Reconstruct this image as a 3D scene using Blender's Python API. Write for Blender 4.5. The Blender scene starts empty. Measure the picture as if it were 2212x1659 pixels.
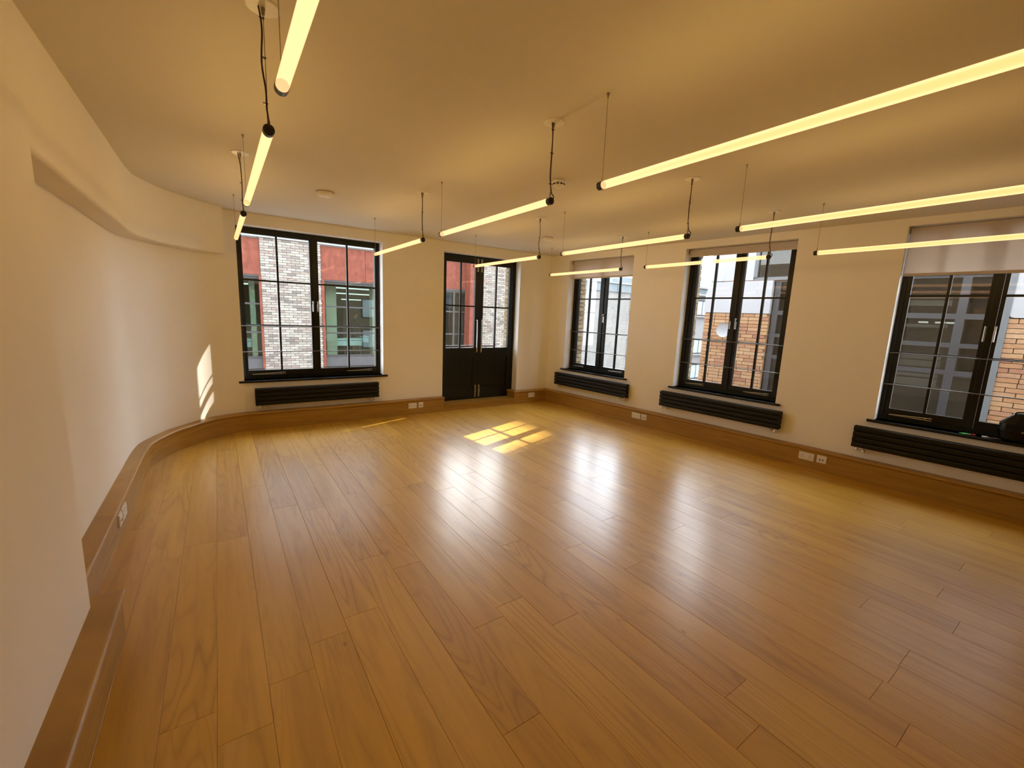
import bpy, bmesh, math, random
from mathutils import Matrix, Vector
random.seed(7)
S = bpy.context.scene
COL = S.collection

# ------------------------------------------------------------------ camera
F_PX, YAW, PITCH, ROLL, EYE = 921.437, -0.604363, 0.161337, 0.0409208, 1.55
cy, sy, cp, sp, cr, sr = math.cos(YAW), math.sin(YAW), math.cos(PITCH), math.sin(PITCH), math.cos(ROLL), math.sin(ROLL)
fwd = Vector((-sy * cp, cy * cp, -sp))
up0 = Vector((-sy * sp, cy * sp, cp))
right0 = Vector((cy, sy, 0))
rgt = right0 * cr + up0 * sr
upv = up0 * cr - right0 * sr
cam_data = bpy.data.cameras.new('camera')
cam_data.sensor_width = 36
cam_data.lens = 36 * F_PX / 2212
cam_data.clip_start = 0.02
cam_data.clip_end = 400
cam = bpy.data.objects.new('camera', cam_data)
COL.objects.link(cam)
m = Matrix.Identity(4)
for i in range(3):
    m[i][0], m[i][1], m[i][2] = rgt[i], upv[i], -fwd[i]
m[0][3], m[1][3], m[2][3] = 0, 0, EYE
cam.matrix_world = m
S.camera = cam

# ------------------------------------------------------------------ sky, sun, exposure
SKY_STRENGTH, SUN_STRENGTH, LAMP_WATT, EXPOSURE = 8.8, 19.0, 0.37, 0.13
LAMP_COLOR = (1.0, 0.64, 0.17)
SUN_DIR = Vector((-1.2, -0.420, -1.0))          # the way the sunlight travels
w = bpy.data.worlds.new('sky')
S.world = w
w.use_nodes = True
nt = w.node_tree
nt.nodes.clear()
wo = nt.nodes.new('ShaderNodeOutputWorld')
bg = nt.nodes.new('ShaderNodeBackground')
tc = nt.nodes.new('ShaderNodeTexCoord')
nz = nt.nodes.new('ShaderNodeTexNoise')
nz.inputs['Scale'].default_value = 2.2
nz.inputs['Detail'].default_value = 5
rp = nt.nodes.new('ShaderNodeValToRGB')
rp.color_ramp.elements[0].color = (0.80, 0.88, 1.0, 1)
rp.color_ramp.elements[1].color = (1.0, 1.0, 1.0, 1)
rp.color_ramp.elements[0].position = 0.35
rp.color_ramp.elements[1].position = 0.6
nt.links.new(tc.outputs['Generated'], nz.inputs['Vector'])
nt.links.new(nz.outputs['Fac'], rp.inputs['Fac'])
nt.links.new(rp.outputs['Color'], bg.inputs['Color'])
# thin cloud, brighter around the sun as hazy skies are
dt = nt.nodes.new('ShaderNodeVectorMath'); dt.operation = 'DOT_PRODUCT'
nv_ = nt.nodes.new('ShaderNodeVectorMath'); nv_.operation = 'NORMALIZE'
nt.links.new(tc.outputs['Generated'], nv_.inputs[0])
nt.links.new(nv_.outputs[0], dt.inputs[0])
dt.inputs[1].default_value = tuple(-SUN_DIR.normalized())
mr = nt.nodes.new('ShaderNodeMapRange')
mr.interpolation_type = 'SMOOTHERSTEP'
mr.inputs['From Min'].default_value = 0.25
mr.inputs['From Max'].default_value = 1.0
mr.inputs['To Min'].default_value = SKY_STRENGTH
mr.inputs['To Max'].default_value = SKY_STRENGTH * 1.7
nt.links.new(dt.outputs['Value'], mr.inputs['Value'])
nt.links.new(mr.outputs['Result'], bg.inputs['Strength'])
nt.links.new(bg.outputs[0], wo.inputs['Surface'])
sd = bpy.data.lights.new('sun', 'SUN')
sd.energy = SUN_STRENGTH
sd.angle = math.radians(0.53)
sd.color = (1.0, 0.93, 0.80)
sun = bpy.data.objects.new('sun', sd)
COL.objects.link(sun)
sun.rotation_euler = SUN_DIR.to_track_quat('-Z', 'Y').to_euler()
sun.location = (40, 20, 40)
S.view_settings.view_transform = 'Standard'
S.view_settings.look = 'None'
S.view_settings.gamma = 1
S.view_settings.use_curve_mapping = False
S.view_settings.exposure = EXPOSURE
S.cycles.max_bounces = 10
S.cycles.diffuse_bounces = 6
S.cycles.transparent_max_bounces = 24
S.cycles.use_denoising = True
S.cycles.caustics_reflective = False
S.cycles.caustics_refractive = False
S.cycles.sample_clamp_indirect = 6

# ------------------------------------------------------------------ materials
def mat(name):
    M = bpy.data.materials.new(name)
    M.use_nodes = True
    M.node_tree.nodes.clear()
    out = M.node_tree.nodes.new('ShaderNodeOutputMaterial')
    return M, M.node_tree, out

def N(nt, t, **kw):
    n = nt.nodes.new('ShaderNode' + t)
    for k, v in kw.items():
        if hasattr(n, k) and k not in n.inputs:
            setattr(n, k, v)
        else:
            n.inputs[k.replace('_', ' ')].default_value = v
    return n

def ramp(nt, fac, stops):
    r = nt.nodes.new('ShaderNodeValToRGB')
    e = r.color_ramp.elements
    while len(e) < len(stops):
        e.new(0.5)
    for el, (p, c) in zip(e, stops):
        el.position = p
        el.color = (*c, 1)
    nt.links.new(fac, r.inputs['Fac'])
    return r.outputs['Color']

def noise(nt, scale, detail=4, vec=None, rough=0.5, dist=0.0):
    n = nt.nodes.new('ShaderNodeTexNoise')
    n.inputs['Scale'].default_value = scale
    n.inputs['Detail'].default_value = detail
    n.inputs['Roughness'].default_value = rough
    n.inputs['Distortion'].default_value = dist
    if vec is not None:
        nt.links.new(vec, n.inputs['Vector'])
    return n.outputs['Fac']

def worldvec(nt, scale=(1, 1, 1), offset_by_object=False):
    g = nt.nodes.new('ShaderNodeNewGeometry')
    mp = nt.nodes.new('ShaderNodeMapping')
    mp.inputs['Scale'].default_value = scale
    v = g.outputs['Position']
    if offset_by_object:
        oi = nt.nodes.new('ShaderNodeObjectInfo')
        mu = nt.nodes.new('ShaderNodeMath'); mu.operation = 'MULTIPLY'
        mu.inputs[1].default_value = 61.0
        nt.links.new(oi.outputs['Random'], mu.inputs[0])
        ad = nt.nodes.new('ShaderNodeVectorMath'); ad.operation = 'ADD'
        nt.links.new(v, ad.inputs[0]); nt.links.new(mu.outputs[0], ad.inputs[1])
        v = ad.outputs[0]
    nt.links.new(v, mp.inputs['Vector'])
    return mp.outputs['Vector']

def bump(nt, fac, strength, dist=0.01):
    b = nt.nodes.new('ShaderNodeBump')
    b.inputs['Strength'].default_value = strength
    b.inputs['Distance'].default_value = dist
    nt.links.new(fac, b.inputs['Height'])
    return b.outputs['Normal']

def principled(nt, out, color=None, rough=0.5, metal=0.0, spec=0.5, col_sock=None, rough_sock=None, normal=None, coat=0.0):
    p = nt.nodes.new('ShaderNodeBsdfPrincipled')
    if color is not None:
        p.inputs['Base Color'].default_value = (*color, 1)
    p.inputs['Roughness'].default_value = rough
    p.inputs['Metallic'].default_value = metal
    p.inputs['Specular IOR Level'].default_value = spec
    p.inputs['Coat Weight'].default_value = coat
    if col_sock is not None: nt.links.new(col_sock, p.inputs['Base Color'])
    if rough_sock is not None: nt.links.new(rough_sock, p.inputs['Roughness'])
    if normal is not None: nt.links.new(normal, p.inputs['Normal'])
    nt.links.new(p.outputs[0], out.inputs['Surface'])
    return p

def mixcol(nt, a, b, fac, mode='MIX'):
    x = nt.nodes.new('ShaderNodeMix')
    x.data_type = 'RGBA'; x.blend_type = mode
    for sock, v in ((x.inputs[6], a), (x.inputs[7], b), (x.inputs[0], fac)):
        if hasattr(v, 'is_output'): nt.links.new(v, sock)
        elif isinstance(v, tuple): sock.default_value = (*v, 1)
        else: sock.default_value = v
    return x.outputs[2]

def plain(name, color, rough=0.5, metal=0.0, spec=0.5, var=0.06, scale=6, bmp=0.0, coat=0.0):
    M, nt, out = mat(name)
    f = noise(nt, scale, 5, worldvec(nt))
    c = ramp(nt, f, [(0.3, tuple(x * (1 - var) for x in color)), (0.7, tuple(min(1, x * (1 + var)) for x in color))])
    nrm = bump(nt, noise(nt, scale * 30, 3, worldvec(nt)), bmp, 0.002) if bmp else None
    principled(nt, out, rough=rough, metal=metal, spec=spec, col_sock=c, normal=nrm, coat=coat)
    return M

def emis(name, color, strength):
    M, nt, out = mat(name)
    e = N(nt, 'Emission')
    e.inputs['Color'].default_value = (*color, 1)
    e.inputs['Strength'].default_value = strength
    nt.links.new(e.outputs[0], out.inputs['Surface'])
    return M

def island_random(nt):
    g = nt.nodes.new('ShaderNodeNewGeometry')
    oi = nt.nodes.new('ShaderNodeObjectInfo')
    a = nt.nodes.new('ShaderNodeMath'); a.operation = 'ADD'
    nt.links.new(g.outputs['Random Per Island'], a.inputs[0])
    nt.links.new(oi.outputs['Random'], a.inputs[1])
    fr = nt.nodes.new('ShaderNodeMath'); fr.operation = 'FRACT'
    nt.links.new(a.outputs[0], fr.inputs[0])
    return fr.outputs[0]

def brick_mat(name, stops, rough=0.85):
    M, nt, out = mat(name)
    base = ramp(nt, island_random(nt), stops)
    f = noise(nt, 28, 5, worldvec(nt), 0.65)
    sp_ = ramp(nt, f, [(0.3, (0.72, 0.70, 0.68)), (0.7, (1.12, 1.12, 1.1))])
    c = mixcol(nt, base, sp_, 0.8, 'MULTIPLY')
    principled(nt, out, rough=rough, spec=0.2, col_sock=c, normal=bump(nt, f, 0.5, 0.006))
    return M

def wood_floor():
    M, nt, out = mat('oiled oak')
    v = worldvec(nt, (7.0, 0.55, 7.0), True)
    g1 = noise(nt, 1.5, 8, v, 0.60, 1.2)
    fine = noise(nt, 9.0, 6, worldvec(nt, (22.0, 0.9, 22.0), True), 0.7, 0.3)
    oi = nt.nodes.new('ShaderNodeObjectInfo')
    base = ramp(nt, oi.outputs['Random'], [(0.0, (0.49, 0.260, 0.018)), (0.35, (0.54, 0.298, 0.022)), (0.7, (0.58, 0.325, 0.026)), (1.0, (0.52, 0.268, 0.018))])
    grain = ramp(nt, g1, [(0.36, (0.78, 0.74, 0.66)), (0.5, (1.0, 1.0, 1.0)), (0.66, (1.10, 1.10, 1.08))])
    c = mixcol(nt, base, grain, 0.60, 'MULTIPLY')
    pores = ramp(nt, fine, [(0.30, (0.62, 0.52, 0.42)), (0.42, (1, 1, 1))])
    c = mixcol(nt, c, pores, 0.30, 'MULTIPLY')
    # cathedral figure, dark rings, only in some boards
    field = noise(nt, 1.0, 1.5, worldvec(nt, (4.6, 0.42, 1.0), True), 0.4, 0.25)
    pp = nt.nodes.new('ShaderNodeMath'); pp.operation = 'PINGPONG'
    pp.inputs[1].default_value = 0.5
    nt.links.new(N_mul(nt, field, 26.0), pp.inputs[0])
    lines = ramp(nt, pp.outputs[0], [(0.0, (0.56, 0.46, 0.34)), (0.16, (0.90, 0.87, 0.82)), (0.45, (1, 1, 1))])
    gate = ramp(nt, noise(nt, 0.9, 2, worldvec(nt, (1.6, 0.6, 1), True)), [(0.46, (0.12, 0.12, 0.12)), (0.62, (1, 1, 1))])
    lm = mixcol(nt, (1.0, 1.0, 1.0), lines, gate)
    c = mixcol(nt, c, lm, 0.55, 'MULTIPLY')
    # pale sapwood streaks and small knots
    streak = ramp(nt, noise(nt, 1.3, 2, worldvec(nt, (5.0, 0.25, 1), True)), [(0.66, (0, 0, 0)), (0.70, (1, 1, 1))])
    c = mixcol(nt, c, (0.60, 0.36, 0.09), N_mul(nt, streak, 0.45))
    vo = nt.nodes.new('ShaderNodeTexVoronoi')
    vo.inputs['Scale'].default_value = 1.6
    nt.links.new(worldvec(nt, (2.0, 1.0, 1.0), True), vo.inputs['Vector'])
    knot = ramp(nt, vo.outputs['Distance'], [(0.0, (1, 1, 1)), (0.035, (0, 0, 0))])
    c = mixcol(nt, c, (0.12, 0.05, 0.02), N_mul(nt, knot, 0.8))
    r = ramp(nt, g1, [(0.3, (0.46, 0.46, 0.46)), (0.7, (0.38, 0.38, 0.38))])
    p = principled(nt, out, rough=0.32, spec=0.5, col_sock=c, rough_sock=r, normal=bump(nt, fine, 0.10, 0.002), coat=0.85)
    p.inputs['Coat Roughness'].default_value = 0.27
    return M

def N_mul(nt, sock, k):
    mu = nt.nodes.new('ShaderNodeMath'); mu.operation = 'MULTIPLY'
    nt.links.new(sock, mu.inputs[0]); mu.inputs[1].default_value = k
    return mu.outputs[0]

def wood_trim(name='oak skirting'):
    M, nt, out = mat(name)
    g = noise(nt, 1.6, 7, worldvec(nt, (1.2, 1.2, 22.0)), 0.6, 0.8)
    c = ramp(nt, g, [(0.3, (0.284, 0.147, 0.025)), (0.5, (0.370, 0.202, 0.038)), (0.72, (0.447, 0.256, 0.054))])
    principled(nt, out, rough=0.38, spec=0.5, col_sock=c, normal=bump(nt, g, 0.05, 0.002))
    return M

def glass_mat(name='window glass', tint=(0.90, 0.92, 0.92), grime=0.0, f0=0.05):
    M, nt, out = mat(name)
    tr = N(nt, 'BsdfTransparent'); tr.inputs['Color'].default_value = (*tint, 1)
    gl = N(nt, 'BsdfGlossy'); gl.inputs['Roughness'].default_value = 0.01
    # reflectance of a thin pane by its viewing angle (Schlick), the same from both sides
    g_ = nt.nodes.new('ShaderNodeNewGeometry')
    dp = nt.nodes.new('ShaderNodeVectorMath'); dp.operation = 'DOT_PRODUCT'
    nt.links.new(g_.outputs['Incoming'], dp.inputs[0]); nt.links.new(g_.outputs['Normal'], dp.inputs[1])
    def mth(op, a, b=None):
        q = nt.nodes.new('ShaderNodeMath'); q.operation = op
        for k_, v_ in enumerate((a, b)):
            if v_ is None: continue
            if hasattr(v_, 'is_output'): nt.links.new(v_, q.inputs[k_])
            else: q.inputs[k_].default_value = v_
        return q.outputs[0]
    one = mth('SUBTRACT', 1.0, mth('ABSOLUTE', dp.outputs['Value']))
    frs = mth('ADD', mth('MULTIPLY', mth('POWER', one, 5.0), 0.96 - f0), f0)
    mx = N(nt, 'MixShader')
    nt.links.new(frs, mx.inputs[0]); nt.links.new(tr.outputs[0], mx.inputs[1]); nt.links.new(gl.outputs[0], mx.inputs[2])
    last = mx.outputs[0]
    if grime:
        df = N(nt, 'BsdfDiffuse'); df.inputs['Color'].default_value = (0.8, 0.82, 0.85, 1)
        m2 = N(nt, 'MixShader')
        d = ramp(nt, noise(nt, 60, 8, worldvec(nt), 0.75), [(0.50, (0, 0, 0)), (0.72, (grime,) * 3)])
        nt.links.new(d, m2.inputs[0]); nt.links.new(last, m2.inputs[1]); nt.links.new(df.outputs[0], m2.inputs[2])
        last = m2.outputs[0]
    nt.links.new(last, out.inputs['Surface'])
    return M

def diffuser_mat():
    # warm frosted tube: lets the lamps inside shine out and glows itself, with the fainter line of the strip inside
    M, nt, out = mat('warm frosted tube')
    tr = N(nt, 'BsdfTransparent')
    e = N(nt, 'Emission')
    lw = N(nt, 'LayerWeight'); lw.inputs['Blend'].default_value = 0.5
    c = ramp(nt, lw.outputs['Facing'], [(0.0, (1.0, 0.44, 0.15)), (0.14, (1.0, 0.46, 0.17)), (0.30, (1.0, 0.53, 0.23)), (0.7, (1.0, 0.55, 0.25)), (1.0, (1.0, 0.46, 0.19))])
    nt.links.new(c, e.inputs['Color'])
    e.inputs['Strength'].default_value = 2.2
    mx = N(nt, 'MixShader'); mx.inputs[0].default_value = 0.5
    nt.links.new(tr.outputs[0], mx.inputs[1]); nt.links.new(e.outputs[0], mx.inputs[2])
    nt.links.new(mx.outputs[0], out.inputs['Surface'])
    return M

def fabric_mat():
    M, nt, out = mat('blind fabric')
    d = N(nt, 'BsdfDiffuse'); d.inputs['Color'].default_value = (0.80, 0.73, 0.67, 1)
    t = N(nt, 'BsdfTranslucent'); t.inputs['Color'].default_value = (0.80, 0.74, 0.68, 1)
    mx = N(nt, 'MixShader'); mx.inputs[0].default_value = 0.50
    nt.links.new(d.outputs[0], mx.inputs[1]); nt.links.new(t.outputs[0], mx.inputs[2])
    nt.links.new(mx.outputs[0], out.inputs['Surface'])
    return M

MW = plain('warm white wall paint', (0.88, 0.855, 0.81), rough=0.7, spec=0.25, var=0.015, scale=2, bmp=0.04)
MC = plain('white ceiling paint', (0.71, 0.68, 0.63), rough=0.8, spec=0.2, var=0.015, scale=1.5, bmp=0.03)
MREV = plain('white reveal paint', (0.86, 0.86, 0.86), rough=0.6, spec=0.3, var=0.01)
MFL = wood_floor()
MGAP = plain('dark subfloor', (0.16, 0.085, 0.02), rough=0.9)
MSK = wood_trim()
MBLK = plain('black gloss paint', (0.008, 0.009, 0.008), rough=0.34, spec=0.30, var=0.2, bmp=0.02)
MRAD = plain('matt black radiator', (0.006, 0.006, 0.006), rough=0.45, spec=0.3, var=0.1)
MCHR = plain('polished chrome', (0.75, 0.72, 0.68), rough=0.15, metal=1.0, var=0.03)
MSTL = plain('brushed steel', (0.45, 0.44, 0.42), rough=0.32, metal=1.0, var=0.05)
MBRS = plain('dull nickel', (0.30, 0.25, 0.18), rough=0.4, metal=0.8, var=0.05)
MCAP = plain('black plastic', (0.014, 0.011, 0.011), rough=0.3, var=0.1)
MCBL = plain('dark maroon cable', (0.028, 0.008, 0.010), rough=0.5, var=0.1)
MWP = plain('white plastic', (0.80, 0.78, 0.74), rough=0.35, var=0.02)
MSLOT = plain('dark slots', (0.03, 0.02, 0.015), rough=0.8)
MGL = glass_mat(grime=0.022)
MTUBE = diffuser_mat()
MFAB = fabric_mat()
MROD = plain('dull grey steel', (0.16, 0.16, 0.16), rough=0.5, metal=0.6, var=0.05)

MBAR = plain('beige bottom rail', (0.55, 0.47, 0.40), rough=0.5)
MBR_PALE = brick_mat('pale stock brick', [(0.0, (0.232, 0.216, 0.194)), (0.25, (0.285, 0.271, 0.248)), (0.45, (0.208, 0.184, 0.165)), (0.62, (0.253, 0.220, 0.203)), (0.78, (0.129, 0.116, 0.111)), (0.90, (0.213, 0.168, 0.151)), (1.0, (0.297, 0.288, 0.271))])
MMORT = plain('lime mortar', (0.264, 0.250, 0.228), rough=0.9)
MBR_OR = brick_mat('orange brick', [(0.0, (0.293, 0.157, 0.081)), (0.3, (0.321, 0.192, 0.106)), (0.55, (0.274, 0.140, 0.075)), (0.75, (0.338, 0.215, 0.128)), (0.92, (0.223, 0.098, 0.064)), (1.0, (0.304, 0.168, 0.098))])
MMORT2 = plain('tan mortar', (0.215, 0.127, 0.076), rough=0.95)
MBR_OWN = brick_mat('weathered brown brick', [(0.0, (0.256, 0.188, 0.112)), (0.3, (0.341, 0.265, 0.171)), (0.6, (0.205, 0.146, 0.085)), (1.0, (0.375, 0.307, 0.222))])
MMORT3 = plain('dark mortar', (0.10, 0.08, 0.06), rough=0.95)
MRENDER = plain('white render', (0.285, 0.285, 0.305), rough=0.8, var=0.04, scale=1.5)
MDK = plain('dark anodised frame', (0.035, 0.034, 0.036), rough=0.4, var=0.1)
MDKG = plain('dark grey panel', (0.051, 0.051, 0.056), rough=0.5, var=0.1)
MBLG = plain('blue grey metal', (0.026, 0.025, 0.029), rough=0.5, var=0.06)
MGREY = plain('mid grey cladding', (0.093, 0.102, 0.112), rough=0.6, var=0.1)
MZINC = plain('zinc cladding', (0.158, 0.186, 0.205), rough=0.6, var=0.10, scale=3)
MPAVE = plain('grey paving', (0.22, 0.21, 0.20), rough=0.9)
MCOP = plain('pale coping metal', (0.279, 0.298, 0.316), rough=0.5)
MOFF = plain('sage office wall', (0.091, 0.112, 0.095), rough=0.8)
MREFB = plain('pale reflected brickwork', (0.30, 0.29, 0.23), rough=0.9, var=0.2, scale=20)  # colour for the columns that imitate reflected brickwork
MDESK = plain('white desk top', (0.440, 0.512, 0.560), rough=0.4)
MOLV = plain('olive interior wall', (0.12, 0.10, 0.07), rough=0.8, var=0.2, scale=1.5)
MPANEL = plain('off white panels', (0.42, 0.41, 0.37), rough=0.7)
MCLOTH = plain('dark clothing', (0.02, 0.022, 0.03), rough=0.9)
MSKIN = plain('skin', (0.35, 0.20, 0.14), rough=0.6)
MBAGP = plain('glossy black fabric', (0.003, 0.003, 0.004), rough=0.34, spec=0.25, var=0.1, bmp=0.2)
MGRN = plain('green plastic', (0.10, 0.75, 0.25), rough=0.4)
MRED = plain('red plastic', (0.45, 0.03, 0.04), rough=0.4)
MOFFL = emis('office light strip', (0.95, 1.0, 0.95), 1.6)
MTW = glass_mat('tower glass', (0.75, 0.85, 0.9))
MTWB = plain('tower blue glass', (0.456, 0.564, 0.629), rough=0.15, spec=0.8, var=0.1, scale=0.6)

def corten():
    M, nt, out = mat('weathered steel')
    f = noise(nt, 9, 8, worldvec(nt, (1, 1, 0.6)), 0.7)
    f2 = noise(nt, 70, 4, worldvec(nt), 0.7)
    c = ramp(nt, f, [(0.3, (0.085, 0.020, 0.012)), (0.5, (0.132, 0.033, 0.019)), (0.7, (0.178, 0.051, 0.031))])
    c = mixcol(nt, c, ramp(nt, f2, [(0.45, (0.85, 0.85, 0.9)), (0.7, (1.7, 1.7, 1.8))]), 0.5, 'MULTIPLY')
    principled(nt, out, rough=0.75, spec=0.3, col_sock=c)
    return M
MCOR = corten()

def far_brick(name, a, b, mort, sx=0.235, sz=0.075):
    M, nt, out = mat(name)
    br = nt.nodes.new('ShaderNodeTexBrick')
    br.inputs['Color1'].default_value = (*a, 1); br.inputs['Color2'].default_value = (*b, 1); br.inputs['Mortar'].default_value = (*mort, 1)
    br.inputs['Scale'].default_value = 1.0
    br.inputs['Brick Width'].default_value = sx
    br.inputs['Row Height'].default_value = sz
    br.inputs['Mortar Size'].default_value = 0.009
    g = nt.nodes.new('ShaderNodeNewGeometry')
    sx_ = nt.nodes.new('ShaderNodeSeparateXYZ'); nt.links.new(g.outputs['Position'], sx_.inputs[0])
    ad = nt.nodes.new('ShaderNodeMath'); ad.operation = 'ADD'
    nt.links.new(sx_.outputs[0], ad.inputs[0]); nt.links.new(sx_.outputs[1], ad.inputs[1])
    cb = nt.nodes.new('ShaderNodeCombineXYZ'); nt.links.new(ad.outputs[0], cb.inputs[0]); nt.links.new(sx_.outputs[2], cb.inputs[1])
    nt.links.new(cb.outputs[0], br.inputs['Vector'])
    st = ramp(nt, noise(nt, 1.4, 6, worldvec(nt, (1, 1, 0.5)), 0.7), [(0.3, (0.78, 0.78, 0.78)), (0.7, (1.15, 1.15, 1.12))])
    principled(nt, out, rough=0.9, spec=0.15, col_sock=mixcol(nt, br.outputs['Color'], st, 0.8, 'MULTIPLY'))
    return M
MFARB = far_brick('distant grey brick', (0.229, 0.225, 0.222), (0.186, 0.181, 0.178), (0.276, 0.273, 0.268))
MOWNB = far_brick('brown outer brickwork', (0.223, 0.178, 0.122), (0.167, 0.133, 0.090), (0.139, 0.118, 0.090))

# ------------------------------------------------------------------ helpers
def link(o, parent=None):
    COL.objects.link(o)
    if parent is not None:
        o.parent = parent
    return o

def empty(name, M4=None, label=None, cat=None, group=None, kind=None, parent=None):
    o = bpy.data.objects.new(name, None)
    o.empty_display_size = 0.1
    if M4 is not None:
        o.matrix_world = M4
    link(o, parent)
    props(o, label, cat, group, kind)
    return o

def props(o, label=None, cat=None, group=None, kind=None):
    if label: o['label'] = label
    if cat: o['category'] = cat
    if group: o['group'] = group
    if kind: o['kind'] = kind
    return o

def obj(name, bm, material, parent=None, smooth=False, M4=None):
    me = bpy.data.meshes.new(name)
    bmesh.ops.recalc_face_normals(bm, faces=bm.faces)
    bm.to_mesh(me); bm.free()
    me.materials.append(material)
    if smooth:
        for p in me.polygons: p.use_smooth = True
    o = bpy.data.objects.new(name, me)
    if M4 is not None: o.matrix_world = M4
    return link(o, parent)

def box(bm, x0, x1, y0, y1, z0, z1):
    v = [bm.verts.new((x, y, z)) for x in (x0, x1) for y in (y0, y1) for z in (z0, z1)]
    for f in ((0, 1, 3, 2), (4, 6, 7, 5), (0, 4, 5, 1), (2, 3, 7, 6), (0, 2, 6, 4), (1, 5, 7, 3)):
        bm.faces.new([v[i] for i in f])
    return v

def boxes(*bs, bevel=0.0):
    bm = bmesh.new()
    for b in bs: box(bm, *b)
    if bevel:
        bmesh.ops.bevel(bm, geom=bm.edges[:], offset=bevel, segments=1, affect='EDGES')
    return bm

def cyl(bm, p0, p1, r, seg=16, r1=None):
    p0, p1 = Vector(p0), Vector(p1)
    d = p1 - p0
    q = d.to_track_quat('Z', 'Y').to_matrix()
    r1 = r if r1 is None else r1
    a = [bm.verts.new(p0 + q @ Vector((r * math.cos(t), r * math.sin(t), 0))) for t in [2 * math.pi * i / seg for i in range(seg)]]
    b = [bm.verts.new(p1 + q @ Vector((r1 * math.cos(t), r1 * math.sin(t), 0))) for t in [2 * math.pi * i / seg for i in range(seg)]]
    for i in range(seg):
        j = (i + 1) % seg
        bm.faces.new((a[i], a[j], b[j], b[i]))
    bm.faces.new(a[::-1]); bm.faces.new(b)

def sweep(bm, pts, r, seg=8):
    pts = [Vector(p) for p in pts]
    rings = []
    for i, p in enumerate(pts):
        t = (pts[min(i + 1, len(pts) - 1)] - pts[max(i - 1, 0)]).normalized()
        q = t.to_track_quat('Z', 'Y').to_matrix()
        rings.append([bm.verts.new(p + q @ Vector((r * math.cos(a), r * math.sin(a), 0))) for a in [2 * math.pi * k / seg for k in range(seg)]])
    for a, b in zip(rings, rings[1:]):
        best = min(range(seg), key=lambda s: (a[0].co - b[s].co).length)
        for k in range(seg):
            j = (k + 1) % seg
            bm.faces.new((a[k], a[j], b[(j + best) % seg], b[(k + best) % seg]))
    bm.faces.new(rings[0][::-1]); bm.faces.new(rings[-1])

def lathe(bm, prof, seg=24, c=(0, 0, 0)):
    rings = []
    for r, z in prof:
        rings.append([bm.verts.new((c[0] + r * math.cos(2 * math.pi * k / seg), c[1] + r * math.sin(2 * math.pi * k / seg), c[2] + z)) for k in range(seg)])
    for a, b in zip(rings, rings[1:]):
        for k in range(seg):
            j = (k + 1) % seg
            bm.faces.new((a[k], a[j], b[j], b[k]))
    bm.faces.new(rings[0][::-1]); bm.faces.new(rings[-1])

def smooth_path(pts, n=6):
    out = []
    P = [Vector((*p, 0)) if len(p) == 2 else Vector(p) for p in pts]
    for i in range(len(P) - 1):
        p0, p1, p2, p3 = P[max(i - 1, 0)], P[i], P[i + 1], P[min(i + 2, len(P) - 1)]
        for k in range(n):
            t = k / n
            out.append(0.5 * ((2 * p1) + (p2 - p0) * t + (2 * p0 - 5 * p1 + 4 * p2 - p3) * t * t + (3 * p1 - p0 - 3 * p2 + p3) * t ** 3))
    out.append(P[-1])
    return out

def offset_path(path, d):
    """offset a 2D polyline by d to its right-hand side, mitred"""
    out = []
    for i, p in enumerate(path):
        a = (path[i] - path[i - 1]).normalized() if i > 0 else None
        b = (path[i + 1] - path[i]).normalized() if i < len(path) - 1 else None
        a = a or b; b = b or a
        na, nb = Vector((a.y, -a.x, 0)), Vector((b.y, -b.x, 0))
        n = (na + nb)
        n = n / max(0.2, n.length) if n.length else na
        k = 1 / max(0.35, n.dot(na))
        out.append(p + n * d * k)
    return out

def extrude_profile(path, prof, cap=True):
    """prof: list of (offset, z), swept along a 2D path"""
    bm = bmesh.new()
    cols = {}
    rings = []
    offs = {}
    for d, z in prof:
        if d not in offs: offs[d] = offset_path(path, d)
    for i in range(len(path)):
        rings.append([bm.verts.new((offs[d][i].x, offs[d][i].y, z)) for d, z in prof])
    n = len(prof)
    for a, b in zip(rings, rings[1:]):
        for k in range(n):
            j = (k + 1) % n
            bm.faces.new((a[k], a[j], b[j], b[k]))
    if cap:
        bm.faces.new(rings[0][::-1]); bm.faces.new(rings[-1])
    return bm

# ------------------------------------------------------------------ the room
H, ZT, D, XC, SL = 2.5974, 2.1871, 6.1035, 4.9845, -0.098452
LL = math.hypot(1, SL)
TU = Vector((-SL, -1, 0)) / LL      # along the right wall, towards the camera
NV = Vector((1, -SL, 0)) / LL       # outwards
def frame_back(u=0.0, v=0.0, z=0.0):
    return Matrix.Translation((u, D + v, z))
def frame_right(u=0.0, v=0.0, z=0.0):
    p = Vector((XC, D, 0)) + TU * u + NV * v + Vector((0, 0, z))
    M = Matrix.Identity(4)
    for i in range(3):
        M[i][0], M[i][1], M[i][2], M[i][3] = TU[i], NV[i], (0, 0, 1)[i], p[i]
    return M

def wall_with_openings(u0, u1, z0, z1, v0, v1, ops):
    bm = bmesh.new()
    us = [u0]
    for a, b, c, d in ops:
        if a > us[-1]: box(bm, us[-1], a, v0, v1, z0, z1)
        if c > z0: box(bm, a, b, v0, v1, z0, c)
        if d < z1: box(bm, a, b, v0, v1, d, z1)
        us.append(b)
    box(bm, us[-1], u1, v0, v1, z0, z1)
    return bm

W1 = (0.221, 1.944, 0.612, 2.468)
DR = (2.873, 4.303, 0.105, 2.455)
W2 = (0.413, 1.702, 0.645, 2.500)
W3 = (2.512, 3.826, 0.645, 2.512)
W4 = (4.728, 6.035, 0.645, 2.530)

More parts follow.
